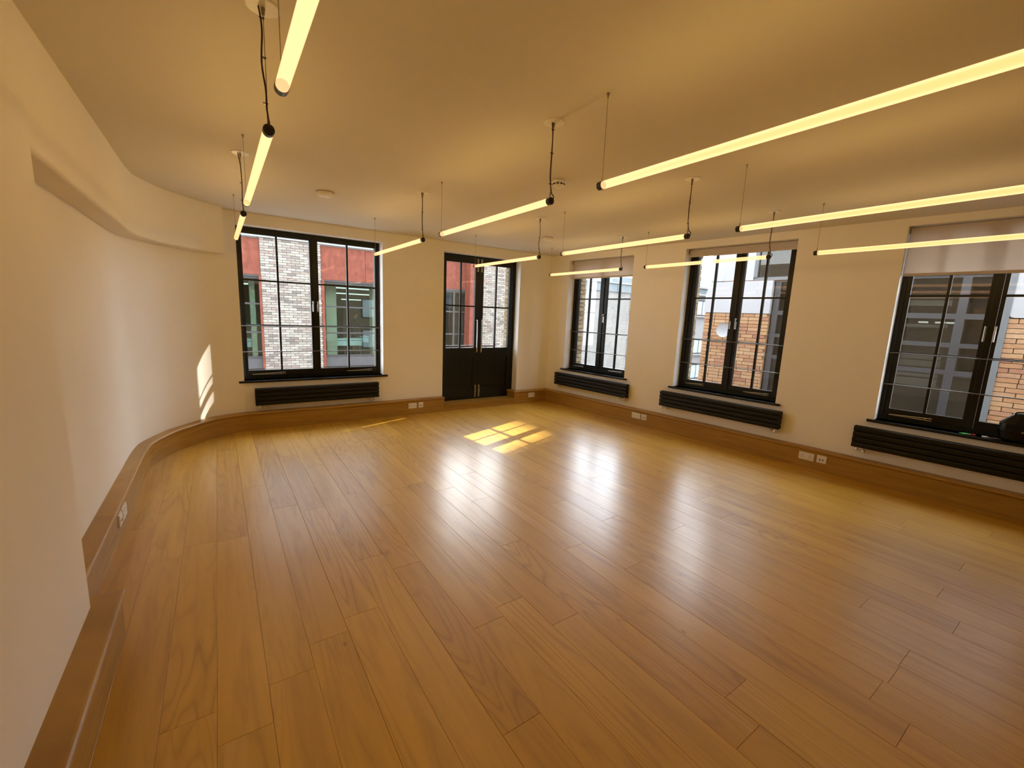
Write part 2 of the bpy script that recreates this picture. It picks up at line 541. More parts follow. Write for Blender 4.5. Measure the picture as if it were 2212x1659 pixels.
# floor
# ceiling
def slab(z0, z1, off):
    q = Vector((XC, D, 0)) + NV * off
    a = q + TU * ((q.y + 3.2) / -TU.y)
    b = q + TU * ((q.y - D - off) / -TU.y)
    bm = bmesh.new()
    pts = [(-1.2, -3.2), (a.x, -3.2), (b.x, D + off), (-1.2, D + off)]
    A = [bm.verts.new((x, y, z0)) for x, y in pts]; B = [bm.verts.new((x, y, z1)) for x, y in pts]
    for i in range(4): bm.faces.new((A[i], A[(i + 1) % 4], B[(i + 1) % 4], B[i]))
    bm.faces.new(A[::-1]); bm.faces.new(B)
    return bm
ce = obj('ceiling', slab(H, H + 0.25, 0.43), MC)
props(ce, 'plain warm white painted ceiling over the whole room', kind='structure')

# floor
fl = obj('floor', slab(-0.10, -0.0135, 0.10), MGAP)
props(fl, 'oiled oak board floor running towards the back wall', kind='structure')
PW = 0.1755
row = 0
x = -0.0885 - PW * 4
joints_fixed = {-0.264: [3.22], -0.0885: [3.2], 2.368: [0.395], 2.54: [0.40], 1.49: [2.22]}
while x < 5.75:
    y_end = 6.2
    if x > 4.6:
        y_end = min(6.2, D + (x - 0.10 - XC) / SL)
    y = -3.0 + random.uniform(-1.2, 0.2)
    ends = []
    yy = y
    while yy < y_end:
        yy += random.uniform(1.15, 2.3)
        ends.append(yy)
    for k, js in joints_fixed.items():
        if abs(k - x) < 0.05:
            for j in js:
                i = min(range(len(ends)), key=lambda q: abs(ends[q] - j)); ends[i] = j
    a = y
    for e in ends:
        b = min(e, y_end)
        if b - a > 0.12:
            g = 0.0004
            zt = -random.uniform(0.0, 0.0007)
            aa = max(a, -3.0)
            if b - aa > 0.1:
                bm = bmesh.new()
                L2 = PW - 2 * g
                box(bm, x + g, x + PW - g, aa + g, b - g, -0.0135, zt)
                te = [ed for ed in bm.edges if all(abs(v.co.z - zt) < 1e-6 for v in ed.verts)]
                bmesh.ops.bevel(bm, geom=te, offset=0.0008, segments=1, affect='EDGES')
                obj('plank', bm, MFL, fl)
        a = e
    x += PW
    row += 1


# back wall
wb = obj('wall_back', wall_with_openings(-0.95, 5.2, -0.05, H, 0, 0.22, [W1, DR]), MW, M4=frame_back())
props(wb, 'cream back wall holding the wide window and the double door', kind='structure')
ob = obj('outer_leaf', wall_with_openings(-3.0, 5.43, -3.5, 3.2, 0.22, 0.45, [W1, (DR[0], DR[1], DR[2], DR[3])]), MOWNB, wb)
# right wall
wr = obj('wall_right', wall_with_openings(-0.02, 9.2, -0.05, H, 0, 0.22, [W2, W3, W4]), MW, M4=frame_right())
props(wr, 'cream side wall holding three black casement windows', kind='structure')
obj('outer_leaf', wall_with_openings(-0.42, 9.2, -3.5, 3.2, 0.22, 0.45, [tuple(q) for q in ((W2[0] - .001, W2[1], W2[2], W2[3]), (W3[0] - .001, W3[1], W3[2], W3[3]), W4)]), MOWNB, wr)
# outer reveals: real bricks up the sides seen through the glass
bm = boxes((-0.5, 0.5, -0.5, 0.5, -0.5, 0.5)); bmesh.ops.bevel(bm, geom=bm.edges[:], offset=0.03, segments=1, affect='EDGES')
unit_brick = bpy.data.meshes.new('brick'); bm.to_mesh(unit_brick); bm.free()
BR_MESH = {}
def brick_mesh(material):
    if material.name not in BR_MESH:
        me = unit_brick.copy(); me.materials.append(material); BR_MESH[material.name] = me
    return BR_MESH[material.name]
def brick(parent, material, c, s, rz=0.0):
    o = bpy.data.objects.new('brick', brick_mesh(material))
    link(o, parent)
    o.location = c; o.scale = s; o.rotation_euler = (0, 0, rz)
    return o
for (wall, u, sgn, z0, z1) in ((wr, W2[0], 1, 0.60, 2.50), (wr, W3[0], 1, 0.60, 2.51), (wb, DR[1], -1, 0.15, 2.45)):
    z = z0; k = 0
    while z < z1:
        h = 0.066 + random.uniform(-0.003, 0.003)
        if k % 2 == 0:
            brick(wall, MBR_OWN, (u + sgn * (0.004 + random.uniform(0, 0.006)), 0.335, z + h / 2), (0.024, 0.225, h))
        else:
            for vv in (0.278, 0.392):
                brick(wall, MBR_OWN, (u + sgn * (0.004 + random.uniform(0, 0.006)), vv, z + h / 2), (0.024, 0.106, h))
        z += h + 0.010; k += 1
# wall behind the camera
wf = obj('wall_front', boxes((-1.3, 6.4, -3.1, -2.9, -0.05, H)), MW)
props(wf, 'plain cream wall behind the viewer', kind='structure')

# left wall: pier, straight run, long curve
curve_pts = [(-0.693, 4.35), (-0.690, 4.85), (-0.655, 5.14), (-0.51, 5.50), (-0.37, 5.70), (-0.17, 5.93), (0.04, 6.055), (0.225, 6.0985)]
curve = smooth_path(curve_pts, 7)
path_left = [Vector((-0.527, -3.0, 0)), Vector((-0.527, 2.375, 0)), Vector((-0.693, 2.375, 0))] + [Vector((-0.693, y, 0)) for y in (3.0, 3.7)] + curve
bm = bmesh.new()
prof = [(0, -0.05), (0, H), (-0.16, H), (-0.16, -0.05)]
# pier and recess built as solids, then the curve
box(bm, -1.3, -0.527, -3.0, 2.375, -0.05, H)
wl = obj('wall_left', bm, MW)
props(wl, 'cream wall with a square pier and a long curve into the back wall', kind='structure')
sub = [Vector((-0.693, 2.3, 0)), Vector((-0.693, 3.0, 0)), Vector((-0.693, 3.7, 0))] + curve
bm = extrude_profile(sub, prof)
o = obj('curved_section', bm, MW, wl)
for p_ in o.data.polygons:
    if abs(p_.normal.z) < 0.5: p_.use_smooth = True
# bulkhead over the curved wall, rounded lower edge
bsub = [Vector((-0.693, 2.30, 0))] + [Vector((-0.693, y, 0)) for y in (3.0, 3.7, 4.35)] + [p for p in curve[1:] if p.x < 0.02]
bsub.append(Vector((0.045, 6.058, 0)))
prof = [(-0.01, H)]
prof += [(0.145, H)]
R_ = 0.022
for k in range(6):
    a = math.pi / 2 * k / 5
    prof.append((0.145 - R_ + R_ * math.cos(a), 2.092 + R_ - R_ * math.sin(a)))
prof += [(-0.01, 2.092)]
bm = extrude_profile(bsub, prof)
tb = obj('trim_1', bm, MW)
props(tb, 'cream boxed bulkhead following the curved wall under the ceiling', kind='structure')
for p_ in tb.data.polygons:
    if abs(p_.normal.z) < 0.5 and p_.area < 0.3: p_.use_smooth = True

# skirting
SKP = [(0, 0), (0.086, 0), (0.086, 0.192), (0.090, 0.196), (0.097, 0.199), (0.101, 0.204), (0.103, 0.211), (0.101, 0.219), (0.095, 0.225), (0.088, 0.227), (0, 0.227)]
skl = obj('baseboard_left', extrude_profile(path_left, SKP), MSK)
props(skl, 'deep oak skirting with rounded cap around the pier and curve', kind='structure')
pth = [Vector((0.225, D, 0)), Vector((1.0, D, 0)), Vector((2.873, D, 0))]
skb = obj('baseboard_back', extrude_profile(pth, SKP), MSK)
props(skb, 'deep oak skirting under the wide window up to the door', kind='structure')
pth = [Vector((4.303, D + 0.15, 0)), Vector((4.303, D, 0)), Vector((XC, D, 0))]
pr = Vector((XC, D, 0)) + TU * 9.0
pth2 = pth + [pr]
skr = obj('baseboard_right', extrude_profile(pth2, SKP), MSK)
props(skr, 'deep oak skirting from the door recess along the three windows', kind='structure')

# ------------------------------------------------------------------ windows
def add_window(name, label, FR, op, wside, mul, zt, zb, bars, handles, stays, rods=(1.283, 0.957), zoff=0.0):
    u0, u1, z0, z1 = op
    uc = (u0 + u1) / 2
    base = FR(uc, 0.15, z0)
    W = empty(name, base, label, None, None, 'structure')
    U0, U1, ZZ = u0 - uc, u1 - uc, z1 - z0
    lz = lambda z: z - z0
    fw_ = wside * 0.42
    ff = boxes((U0, U0 + fw_, 0, 0.075, 0, ZZ), (U1 - fw_, U1, 0, 0.075, 0, ZZ), (U0 + fw_, U1 - fw_, 0, 0.075, ZZ - 0.035, ZZ), (U0 + fw_, U1 - fw_, -0.005, 0.075, 0, 0.045), (-0.021, 0.021, -0.004, 0.075, 0.045, ZZ - 0.035))
    obj('frame', ff, MBLK, W)
    # inner bead of the frame
    obj('frame_bead', boxes((U0 + fw_, U0 + fw_ + 0.008, -0.006, 0.004, 0.045, ZZ - 0.035), (U1 - fw_ - 0.008, U1 - fw_, -0.006, 0.004, 0.045, ZZ - 0.035), (U0 + fw_, U1 - fw_, -0.012, 0.002, 0.040, 0.048)), MBLK, W)
    gl = [(U0 + wside, -mul / 2), (mul / 2, U1 - wside)]
    gz0, gz1 = lz(zb), ZZ - zt
    for i, (a, b) in enumerate(gl):
        s = bpy.data.objects.new('sash', None); link(s, W)
        s.location = ((a + b) / 2, 0, 0)
        c = (a + b) / 2
        A, B = a - c, b - c
        oa, ob_ = (U0 + fw_ - c, -0.021 - c) if i == 0 else (0.021 - c, U1 - fw_ - c)
        bm = boxes((oa + .002, A, 0.008, 0.058, 0.047, ZZ - 0.037), (B, ob_ - .002, 0.008, 0.058, 0.047, ZZ - 0.037), (A, B, 0.008, 0.058, 0.047, gz0), (A, B, 0.008, 0.058, gz1, ZZ - 0.037))
        obj('sash_frame', bm, MBLK, s)
        us = [A, 0.0, B]
        zs = [gz0] + sorted(lz(q + zoff) for q in bars) + [gz1]
        obj('glazing_bar', boxes((-0.011, 0.011, 0.018, 0.052, gz0, gz1)), MBLK, s)
        for q in zs[1:-1]:
            obj('glazing_bar', boxes((A, B, 0.019, 0.051, q - 0.010, q + 0.010)), MBLK, s)
        for k in range(2):
            for r_ in range(len(zs) - 1):
                obj('pane', boxes((us[k], us[k + 1], 0.033, 0.037, zs[r_], zs[r_ + 1])), MGL, s)
        if handles[i]:
            hu = (B + 0.022) if i == 0 else (A - 0.022)
            bm = bmesh.new()
            zc = lz(1.555)
            box(bm, hu - 0.009, hu + 0.009, -0.004, 0.008, zc - 0.075, zc + 0.02)
            cyl(bm, (hu, 0.0, zc + 0.05), (hu, -0.032, zc + 0.05), 0.010, 10)
            sweep(bm, [(hu, -0.030, zc + 0.062), (hu, -0.034, zc + 0.03), (hu, -0.030, zc - 0.03), (hu, -0.028, zc - 0.075)], 0.007, 8)
            obj('handle', bm, MSTL, s)
        if stays[i]:
            bm = bmesh.new()
            a0, a1 = stays[i]
            za = 0.075
            sweep(bm, [(A + (B - A) * a0, -0.012, za - 0.018), (A + (B - A) * a1, -0.020, za)], 0.005, 6)
            sweep(bm, [(A + (B - A) * a0, -0.012, za - 0.020), (A + (B - A) * a1, -0.012, za - 0.022)], 0.004, 6)
            cyl(bm, (A + (B - A) * (a1 * .85 + a0 * .15), 0.008, za - .01), (A + (B - A) * (a1 * .85 + a0 * .15), -0.024, za - .01), 0.006, 8)
            obj('casement_stay', bm, MSTL, s)
    for rz in rods:
        bm = bmesh.new()
        cyl(bm, (U0 + 0.001, -0.028, lz(rz + zoff)), (U1 - 0.001, -0.028, lz(rz + zoff)), 0.0055, 8)
        obj('safety_rod', bm, MROD, W)
    # painted reveal lining and board
    bm = boxes((U0 - 0.052, U1 + 0.052, -0.185, -0.1502, -0.024, 0.0), (U0 + 0.0005, U1 - 0.0005, -0.1502, 0.0, -0.024, 0.0))
    bmesh.ops.bevel(bm, geom=[e for e in bm.edges if all(abs(v.co.y + 0.185) < 1e-5 for v in e.verts)], offset=0.009, segments=3, affect='EDGES')
    obj('sill', bm, MBLK, W)
    obj('reveal_lining', boxes((U0 + 0.0003, U0 + 0.003, -0.149, -0.002, 0, ZZ - .0005), (U1 - 0.003, U1 - 0.0003, -0.149, -0.002, 0, ZZ - .0005), (U0 + .003, U1 - .003, -0.149, -0.002, ZZ - 0.003, ZZ - 0.0003)), MREV, W)
    obj('outer_sill', boxes((U0 - 0.02, U1 + 0.02, 0.078, 0.33, -0.05, -0.001)), MCOP, W)
    return W

add_window('window_1', 'wide black window on the back wall with twelve tall panes', frame_back, W1, 0.064, 0.100, 0.078, 0.717, (1.841, 1.288), (1, 1), ((0.05, 0.55), (0.45, 0.92)), rods=(1.281, 0.958))
add_window('window_2', 'black casement window beside the corner, blind partly down', frame_right, W2, 0.107, 0.134, 0.07, 0.749, (1.870, 1.311), (0, 1), ((0.02, 0.5), (0.35, 0.95)), rods=(1.308, 0.990), zoff=-0.010)
add_window('window_3', 'black casement window in the middle of the side wall facing the white disc', frame_right, W3, 0.107, 0.120, 0.075, 0.755, (1.870, 1.313), (1, 1), ((0.02, 0.55), (0.35, 0.95)), rods=(1.312, 0.986), zoff=0.002)
add_window('window_4', 'black casement window under the lowest hanging blind, black bag on its sill', frame_right, W4, 0.078, 0.104, 0.075, 0.760, (1.872, 1.315), (1, 1), ((0.02, 0.62), (0.35, 0.95)), rods=(1.312, 0.996), zoff=0.014)

# ------------------------------------------------------------------ double door
u0, u1, z0, z1 = DR
uc = (u0 + u1) / 2
door = empty('door_1', frame_back(uc, 0.15, z0), 'black double door with glazed tops in the back wall', None, None, 'structure')
U0, U1, ZZ = u0 - uc, u1 - uc, z1 - z0
obj('frame', boxes((U0, U0 + 0.035, -0.012, 0.07, 0, ZZ), (U1 - 0.035, U1, -0.012, 0.07, 0, ZZ), (U0 + 0.035, U1 - 0.035, -0.012, 0.07, ZZ - 0.03, ZZ), (U0 + 0.035, U1 - 0.035, -0.004, 0.07, 0.0, 0.0035)), MBLK, door)
GZ0, GZ1 = 0.975 - z0, 2.335 - z0
for i, (a, b) in enumerate(((U0 + 0.036, -0.0015), (0.0015, U1 - 0.036))):
    lf = bpy.data.objects.new('door_leaf', None); link(lf, door)
    c = (a + b) / 2
    lf.location = (c, 0, 0)
    A, B = a - c, b - c
    gA, gB = (A + 0.082, B - 0.074) if i == 0 else (A + 0.074, B - 0.082)
    pz0, pz1 = 0.30 - z0, 0.82 - z0
    bm = boxes((A, gA, 0, 0.045, 0.004, ZZ - 0.033), (gB, B, 0, 0.045, 0.004, ZZ - 0.033), (gA, gB, 0, 0.045, GZ1, ZZ - 0.033), (gA, gB, 0, 0.045, pz1, GZ0), (gA, gB, 0, 0.045, 0.004, pz0))
    obj('leaf_frame', bm, MBLK, lf)
    bm = boxes((gA, gB, 0.016, 0.035, pz0, pz1))
    bm2 = boxes((gA, gA + 0.012, 0.006, 0.020, pz0, pz1), (gB - 0.012, gB, 0.006, 0.020, pz0, pz1), (gA, gB, 0.006, 0.020, pz1 - 0.012, pz1), (gA, gB, 0.006, 0.020, pz0, pz0 + 0.012))
    obj('lower_panel', bm, MBLK, lf); obj('panel_moulding', bm2, MBLK, lf)
    um = (gA + gB) / 2
    zm = 1.655 - z0
    obj('glazing_bar', boxes((um - 0.012, um + 0.012, 0.008, 0.040, GZ0, GZ1)), MBLK, lf)
    obj('glazing_bar', boxes((gA, gB, 0.009, 0.039, zm - 0.011, zm + 0.011)), MBLK, lf)
    for k in range(2):
        for za, zb_ in ((GZ0, zm), (zm, GZ1)):
            obj('pane', boxes(((gA, um)[k], (um, gB)[k], 0.022, 0.026, za, zb_)), MGL, lf)
    hu = (B - 0.040) if i == 0 else (A + 0.040)
    bm = bmesh.new()
    h0, h1 = 0.905 - z0, 1.435 - z0
    sweep(bm, [(hu, 0, h0), (hu, -0.030, h0), (hu, -0.042, h0 + 0.015), (hu, -0.044, (h0 + h1) / 2), (hu, -0.042, h1 - 0.015), (hu, -0.030, h1), (hu, 0, h1)], 0.0095, 10)
    obj('pull_handle', bm, MCHR, lf, smooth=True)
    bu = (B - 0.034) if i == 0 else (A + 0.034)
    for q0, q1 in ((2.215 - z0, 2.415 - z0), (0.135 - z0, 0.345 - z0)):
        bm = boxes((bu - 0.014, bu + 0.014, -0.006, 0, q0, q1))
        cyl(bm, (bu, -0.012, q0 + 0.01), (bu, -0.012, q1 - 0.01), 0.007, 8)
        box(bm, bu - 0.010, bu + 0.010, -0.020, -0.004, (q0 + q1) / 2 - 0.01, (q0 + q1) / 2 + 0.01)
        obj('flush_bolt', bm, MSTL, lf)
obj('reveal_lining', boxes((U0 + 0.0003, U0 + 0.003, -0.149, -0.013, 0.13, ZZ - .001), (U1 - 0.003, U1 - 0.0003, -0.149, -0.013, 0.13, ZZ - .001), (U0 + .003, U1 - .003, -0.149, -0.013, ZZ - 0.003, ZZ - 0.0003)), MREV, door)
bm = boxes((2.8735, 4.2165, D - 0.086, D + 0.22, 0, 0.080), (2.8735, 4.2165, D - 0.098, D + 0.22, 0.080, 0.1075))
st = obj('trim_2', bm, MSK)
props(st, 'low oak step with nosing below the black double door', kind='structure')
# balcony outside the door
bal = empty('balcony', Matrix.Translation((3.59, D + 0.95, 0)), 'small dark metal balcony outside the glazed double door', 'balcony')
obj('deck', boxes((-1.1, 1.1, -0.5, 0.45, -0.10, -0.02)), MCOP, bal)
obj('kerb', boxes((-1.1, 1.1, 0.40, 0.46, -0.02, 0.22)), MCOP, bal)
obj('rail', boxes((-1.1, 1.1, 0.40, 0.44, 0.885, 0.915)), MDK, bal)
for k in range(12):
    uu = -1.08 + 2.16 * k / 11
    obj('baluster', boxes((uu - 0.008, uu + 0.008, 0.412, 0.428, 0.22, 0.885)), MDK, bal)

# ------------------------------------------------------------------ roller blinds
def blind(FR, op, zbot, label):
    u0, u1, z0, z1 = op
    uc = (u0 + u1) / 2
    hw = (u1 - u0) / 2 - 0.014
    b = empty('roller_blind', FR(uc, 0.078, zbot), label, 'blind', 'roller blinds on the side wall')
    top = z1 - zbot - 0.012
    obj('fabric', boxes((-hw, hw, -0.0008, 0.0008, 0.018, top)), MFAB, b)
    obj('bottom_rail', boxes((-hw, hw, -0.006, 0.006, 0, 0.026), bevel=0.002), MBAR, b)
    bm = bmesh.new(); cyl(bm, (-hw, 0.026, top - 0.020), (hw, 0.026, top - 0.020), 0.022, 16)
    obj('roller', bm, MFAB, b)
    obj('bracket', boxes((-hw - 0.008, -hw - 0.004, -0.01, 0.05, top - 0.05, top + 0.008)), MSTL, b)
    obj('bracket', boxes((hw + 0.004, hw + 0.008, -0.01, 0.05, top - 0.05, top + 0.008)), MSTL, b)
blind(frame_right, W2, 2.192, 'pale roller blind pulled a third down in the window beside the corner')
blind(frame_right, W3, 2.405, 'roller blind rolled almost fully up over the middle side window')
blind(frame_right, W4, 2.068, 'pale roller blind hanging lowest, over the sill with the black bag')

# ------------------------------------------------------------------ radiators
def radiator(FR, ua, ub, zb, zt_, label, first=[None]):
    uc = (ua + ub) / 2; hw = (ub - ua) / 2
    hh = (zt_ - zb)
    R0 = empty('radiator', FR(uc, 0, zb), label, 'radiator', 'black column radiators under the windows')
    p = hh / 4
    for vv in (-0.040, -0.088):
        for k in range(4):
            bm = bmesh.new()
            zc = (k + 0.5) * p
            prof = []
            for t in range(16):
                a = 2 * math.pi * t / 16
                cx, sx_ = math.cos(a), math.sin(a)
                prof.append((vv + 0.0135 * math.copysign(abs(cx) ** 0.8, cx), zc + (p * 0.47) * math.copysign(abs(sx_) ** 0.75, sx_)))
            A = [bm.verts.new((-hw, a, b)) for a, b in prof]
            B = [bm.verts.new((hw, a, b)) for a, b in prof]
            for i in range(16):
                j = (i + 1) % 16
                bm.faces.new((A[i], A[j], B[j], B[i]))
            bm.faces.new(A); bm.faces.new(B[::-1])
            obj('tube', bm, MRAD, R0, smooth=False)
    for s in (-1, 1):
        bm = bmesh.new(); cyl(bm, (s * (hw - 0.045), -0.064, 0.012), (s * (hw - 0.045), -0.064, hh - 0.012), 0.016, 12)
        obj('manifold', bm, MRAD, R0)
        obj('wall_bracket', boxes((s * (hw - 0.22) - 0.012, s * (hw - 0.22) + 0.012, -0.04, -0.0005, 0.05, 0.16)), MRAD, R0)
        bm = bmesh.new()
        vx = s * (hw - 0.045)
        cyl(bm, (vx, -0.064, 0.012), (vx, -0.064, -0.012), 0.010, 10)
        lathe(bm, [(0.004, -0.040), (0.015, -0.036), (0.018, -0.026), (0.015, -0.014), (0.004, -0.010)], 12, (vx, -0.064, 0))
        cyl(bm, (vx, -0.064, -0.026), (vx - s * 0.045, -0.064, -0.030), 0.007, 10)
        lathe(bm, [(0.004, -0.046), (0.014, -0.042), (0.016, -0.032), (0.013, -0.020), (0.004, -0.016)], 12, (vx - s * 0.058, -0.064, 0))
        cyl(bm, (vx - s * 0.045, -0.064, -0.030), (vx - s * 0.045, 0.0, -0.030), 0.0065, 8)
        obj('valve', bm, MCHR, R0, smooth=True)
    return R0
radiator(frame_back, 0.327, 1.845, 0.306, 0.524, 'matt black tube radiator on the back wall under the wide window')
radiator(frame_right, 0.300, 1.825, 0.355, 0.573, 'matt black tube radiator beside the corner, under the window with the pale blind')
radiator(frame_right, 2.390, 3.922, 0.358, 0.573, 'matt black tube radiator under the window with its blind rolled up')
radiator(frame_right, 4.600, 6.125, 0.346, 0.570, 'matt black tube radiator under the window sill with the black bag')

# ------------------------------------------------------------------ sockets on the skirting
def socket(M4, wdt, label, kind, group='white wall sockets on the skirting'):
    s = empty('double_socket' if kind == 'double' else 'wall_outlet', M4, label, 'socket', group)
    h = 0.083
    bm = boxes((-wdt / 2, wdt / 2, -0.010, 0, 0, h)); bmesh.ops.bevel(bm, geom=[e for e in bm.edges if all(v.co.y < -0.009 for v in e.verts)], offset=0.003, segments=2, affect='EDGES')
    obj('faceplate', bm, MWP, s)
    if kind == 'double':
        for c in (-wdt / 4, wdt / 4):
            obj('pin_slot', boxes((c - 0.003, c + 0.003, -0.0108, -0.009, 0.047, 0.056)), MSLOT, s)
            obj('pin_slot', boxes((c - 0.016, c - 0.009, -0.0108, -0.009, 0.026, 0.031)), MSLOT, s)
            obj('pin_slot', boxes((c + 0.009, c + 0.016, -0.0108, -0.009, 0.026, 0.031)), MSLOT, s)
        for c in (-0.014, 0.014):
            obj('switch', boxes((c - 0.006, c + 0.006, -0.0135, -0.009, 0.054, 0.070), bevel=0.001), MWP, s)
    elif kind == 'data':
        obj('insert', boxes((-wdt * 0.33, wdt * 0.33, -0.0120, -0.009, 0.020, 0.062), bevel=0.001), MWP, s)
        for c in (-0.013, 0.013):
            obj('port', boxes((c - 0.007, c + 0.007, -0.0125, -0.0115, 0.030, 0.042)), MSLOT, s)
    for c in (-wdt / 2 + 0.011, wdt / 2 - 0.011):
        bm = bmesh.new(); cyl(bm, (c, -0.0112, 0.042), (c, -0.009, 0.042), 0.0028, 8)
        obj('screw', bm, MSTL, s)
    return s
VF = -0.0865
socket(frame_back(2.349, VF, 0.093), 0.130, 'white double socket on the skirting between radiator and door', 'double')
socket(frame_back(2.481, VF, 0.096), 0.078, 'small white data outlet on the skirting just before the door', 'data')
socket(frame_back(4.586, VF, 0.094), 0.140, 'white double socket on the short skirting between door and corner', 'double')
socket(frame_right(2.032, VF, 0.090), 0.146, 'white double socket on the skirting between the first two side radiators', 'double')
socket(frame_right(2.166, VF, 0.092), 0.088, 'small white data outlet between the corner radiator and the middle radiator', 'data')
socket(frame_right(4.231, VF, 0.089), 0.146, 'white double socket on the skirting before the last side radiator', 'double')
socket(frame_right(4.373, VF, 0.093), 0.090, 'small white data outlet nearest the last side radiator', 'data')
ML = Matrix.Rotation(math.radians(90), 4, 'Z')
ML1 = Matrix.Translation((-0.693 + 0.0865, 3.705, 0.082)) @ ML
socket(ML1, 0.146, 'white double socket seen edge on in the curved wall skirting', 'double')
ML2 = Matrix.Translation((-0.693 + 0.0865, 3.566, 0.086)) @ ML
socket(ML2, 0.088, 'small white outlet next to the pier on the curved wall skirting', 'data')

# ------------------------------------------------------------------ pendant tube lights
ROW_X = [0.1962, 1.5817, 2.9673, 4.3528]
ROW_Y = [1.5645, 1.6106, 1.6714, 1.7276]
TL, TG = 1.4641, 0.3628
TR = 0.0185
rnames = ['in the row by the curved wall', 'in the second row from the curved wall', 'in the third row from the curved wall', 'in the row along the side windows']
pnames = ['front', 'middle', 'back']
tube_me = None
def pendant(x, y0, label, seed, near_hidden=False):
    rnd = random.Random(seed)
    P = empty('pendant_tube_light', Matrix.Translation((x, y0 + TL / 2, ZT)), label, 'pendant light', 'suspended glowing tube lights')
    a, b = -TL / 2, TL / 2
    CAPL = 0.030
    bm = bmesh.new(); cyl(bm, (0, a + CAPL, 0), (0, b - CAPL, 0), TR, 24)
    for f in [f for f in bm.faces if len(f.verts) > 4]: bm.faces.remove(f)
    o = obj('diffuser_tube', bm, MTUBE, P, smooth=True)
    bm = bmesh.new(); cyl(bm, (0, a + CAPL, 0), (0, a + 0.003, 0), TR + 0.0015, 20); cyl(bm, (0, a + 0.003, 0), (0, a, 0), TR + 0.0015, 20, TR - 0.002)
    cyl(bm, (0, a, 0), (0, a - 0.003, 0), TR * 0.45, 14)
    obj('end_cap', bm, MCAP, P)
    bm = bmesh.new(); cyl(bm, (0, b - CAPL, 0), (0, b - 0.002, 0), TR + 0.0015, 20); cyl(bm, (0, b - .002, 0), (0, b, 0), TR + 0.0015, 20, TR - 0.002)
    obj('end_cap', bm, MCAP, P)
    hz = H - ZT
    # far end: thin wire with small cone fixing
    bm = bmesh.new(); yb = b - 0.020
    cyl(bm, (0, yb, TR), (0, yb, hz - 0.015), 0.0013, 6)
    obj('suspension_wire', bm, MBRS, P)
    bm = bmesh.new(); lathe(bm, [(0.0025, -0.022), (0.0045, -0.012), (0.0075, -0.004), (0.0085, -0.0002)], 10, (0, yb, hz)); obj('ceiling_fixing', bm, MBRS, P)
    bm = bmesh.new(); cyl(bm, (0, yb, TR), (0, yb, TR + 0.022), 0.0035, 8); obj('wire_grip', bm, MBRS, P)
    # near end: rose, wire and cable
    ya = a + 0.017
    bm = bmesh.new(); lathe(bm, [(0.052, -0.006), (0.056, -0.004), (0.056, -0.0003)], 28, (0, ya, hz)); obj('ceiling_rose', bm, MWP, P)
    bm = bmesh.new(); cyl(bm, (0, ya, hz - 0.006), (0, ya, hz - 0.030), 0.008, 10, 0.005); obj('ceiling_fixing', bm, MBRS, P)
    bm = bmesh.new(); cyl(bm, (0, ya, TR), (0, ya, hz - 0.03), 0.0013, 6); obj('suspension_wire', bm, MBRS, P)
    bm = bmesh.new(); cyl(bm, (0, ya, TR), (0, ya, TR + 0.030), 0.0035, 8); obj('wire_grip', bm, MBRS, P)
    pts = [(-0.014, ya - 0.004, hz - 0.006), (-0.010, ya - 0.003, hz - 0.03)]
    k1, k2 = rnd.uniform(-0.010, 0.006), rnd.uniform(-0.012, 0.004)
    pts += [(-0.004 + 0.3 * k1, ya - 0.003, hz * 0.80), (-0.004 + k1, ya - 0.002, hz * 0.55), (-0.004 + k2, ya, hz * 0.33), (-0.003, ya - 0.004, hz * 0.20), (0.0, a + 0.004, TR + 0.02), (0, a - 0.012, TR + 0.004), (0, a - 0.012, 0.006), (0, a - 0.003, 0.0)]
    bm = bmesh.new(); sweep(bm, smooth_path(pts, 5), 0.0031, 7)
    obj('power_cable', bm, MCBL, P, smooth=True)
    for zz in (hz - 0.04, hz * rnd.uniform(0.50, 0.62), hz * 0.22):
        bm = boxes((-0.009, 0.003, ya - 0.006, ya + 0.003, zz - 0.002, zz + 0.002)); box(bm, -0.014, -0.008, ya - 0.002, ya, zz, zz + 0.003)
        obj('cable_tie', bm, MCAP, P)
    n = 7
    for k in range(n):
        ld = LAMP_DATA
        lo = bpy.data.objects.new('lamp', ld)
        link(lo, P)
        lo.location = (0, a + CAPL + 0.03 + (k + 0.5) * (TL - 2 * CAPL - 0.06) / n, 0)
    return P
LAMP_DATA = bpy.data.lights.new('lamp', 'POINT')
LAMP_DATA.energy = LAMP_WATT * 2
LAMP_DATA.color = LAMP_COLOR
LAMP_DATA.shadow_soft_size = 0.0
for i in range(4):
    for j in range(3):
        y0 = ROW_Y[i] - TL + j * (TL + TG)
        pendant(ROW_X[i], y0, 'warm glowing %s tube %s' % (pnames[j], rnames[i]), i * 10 + j)

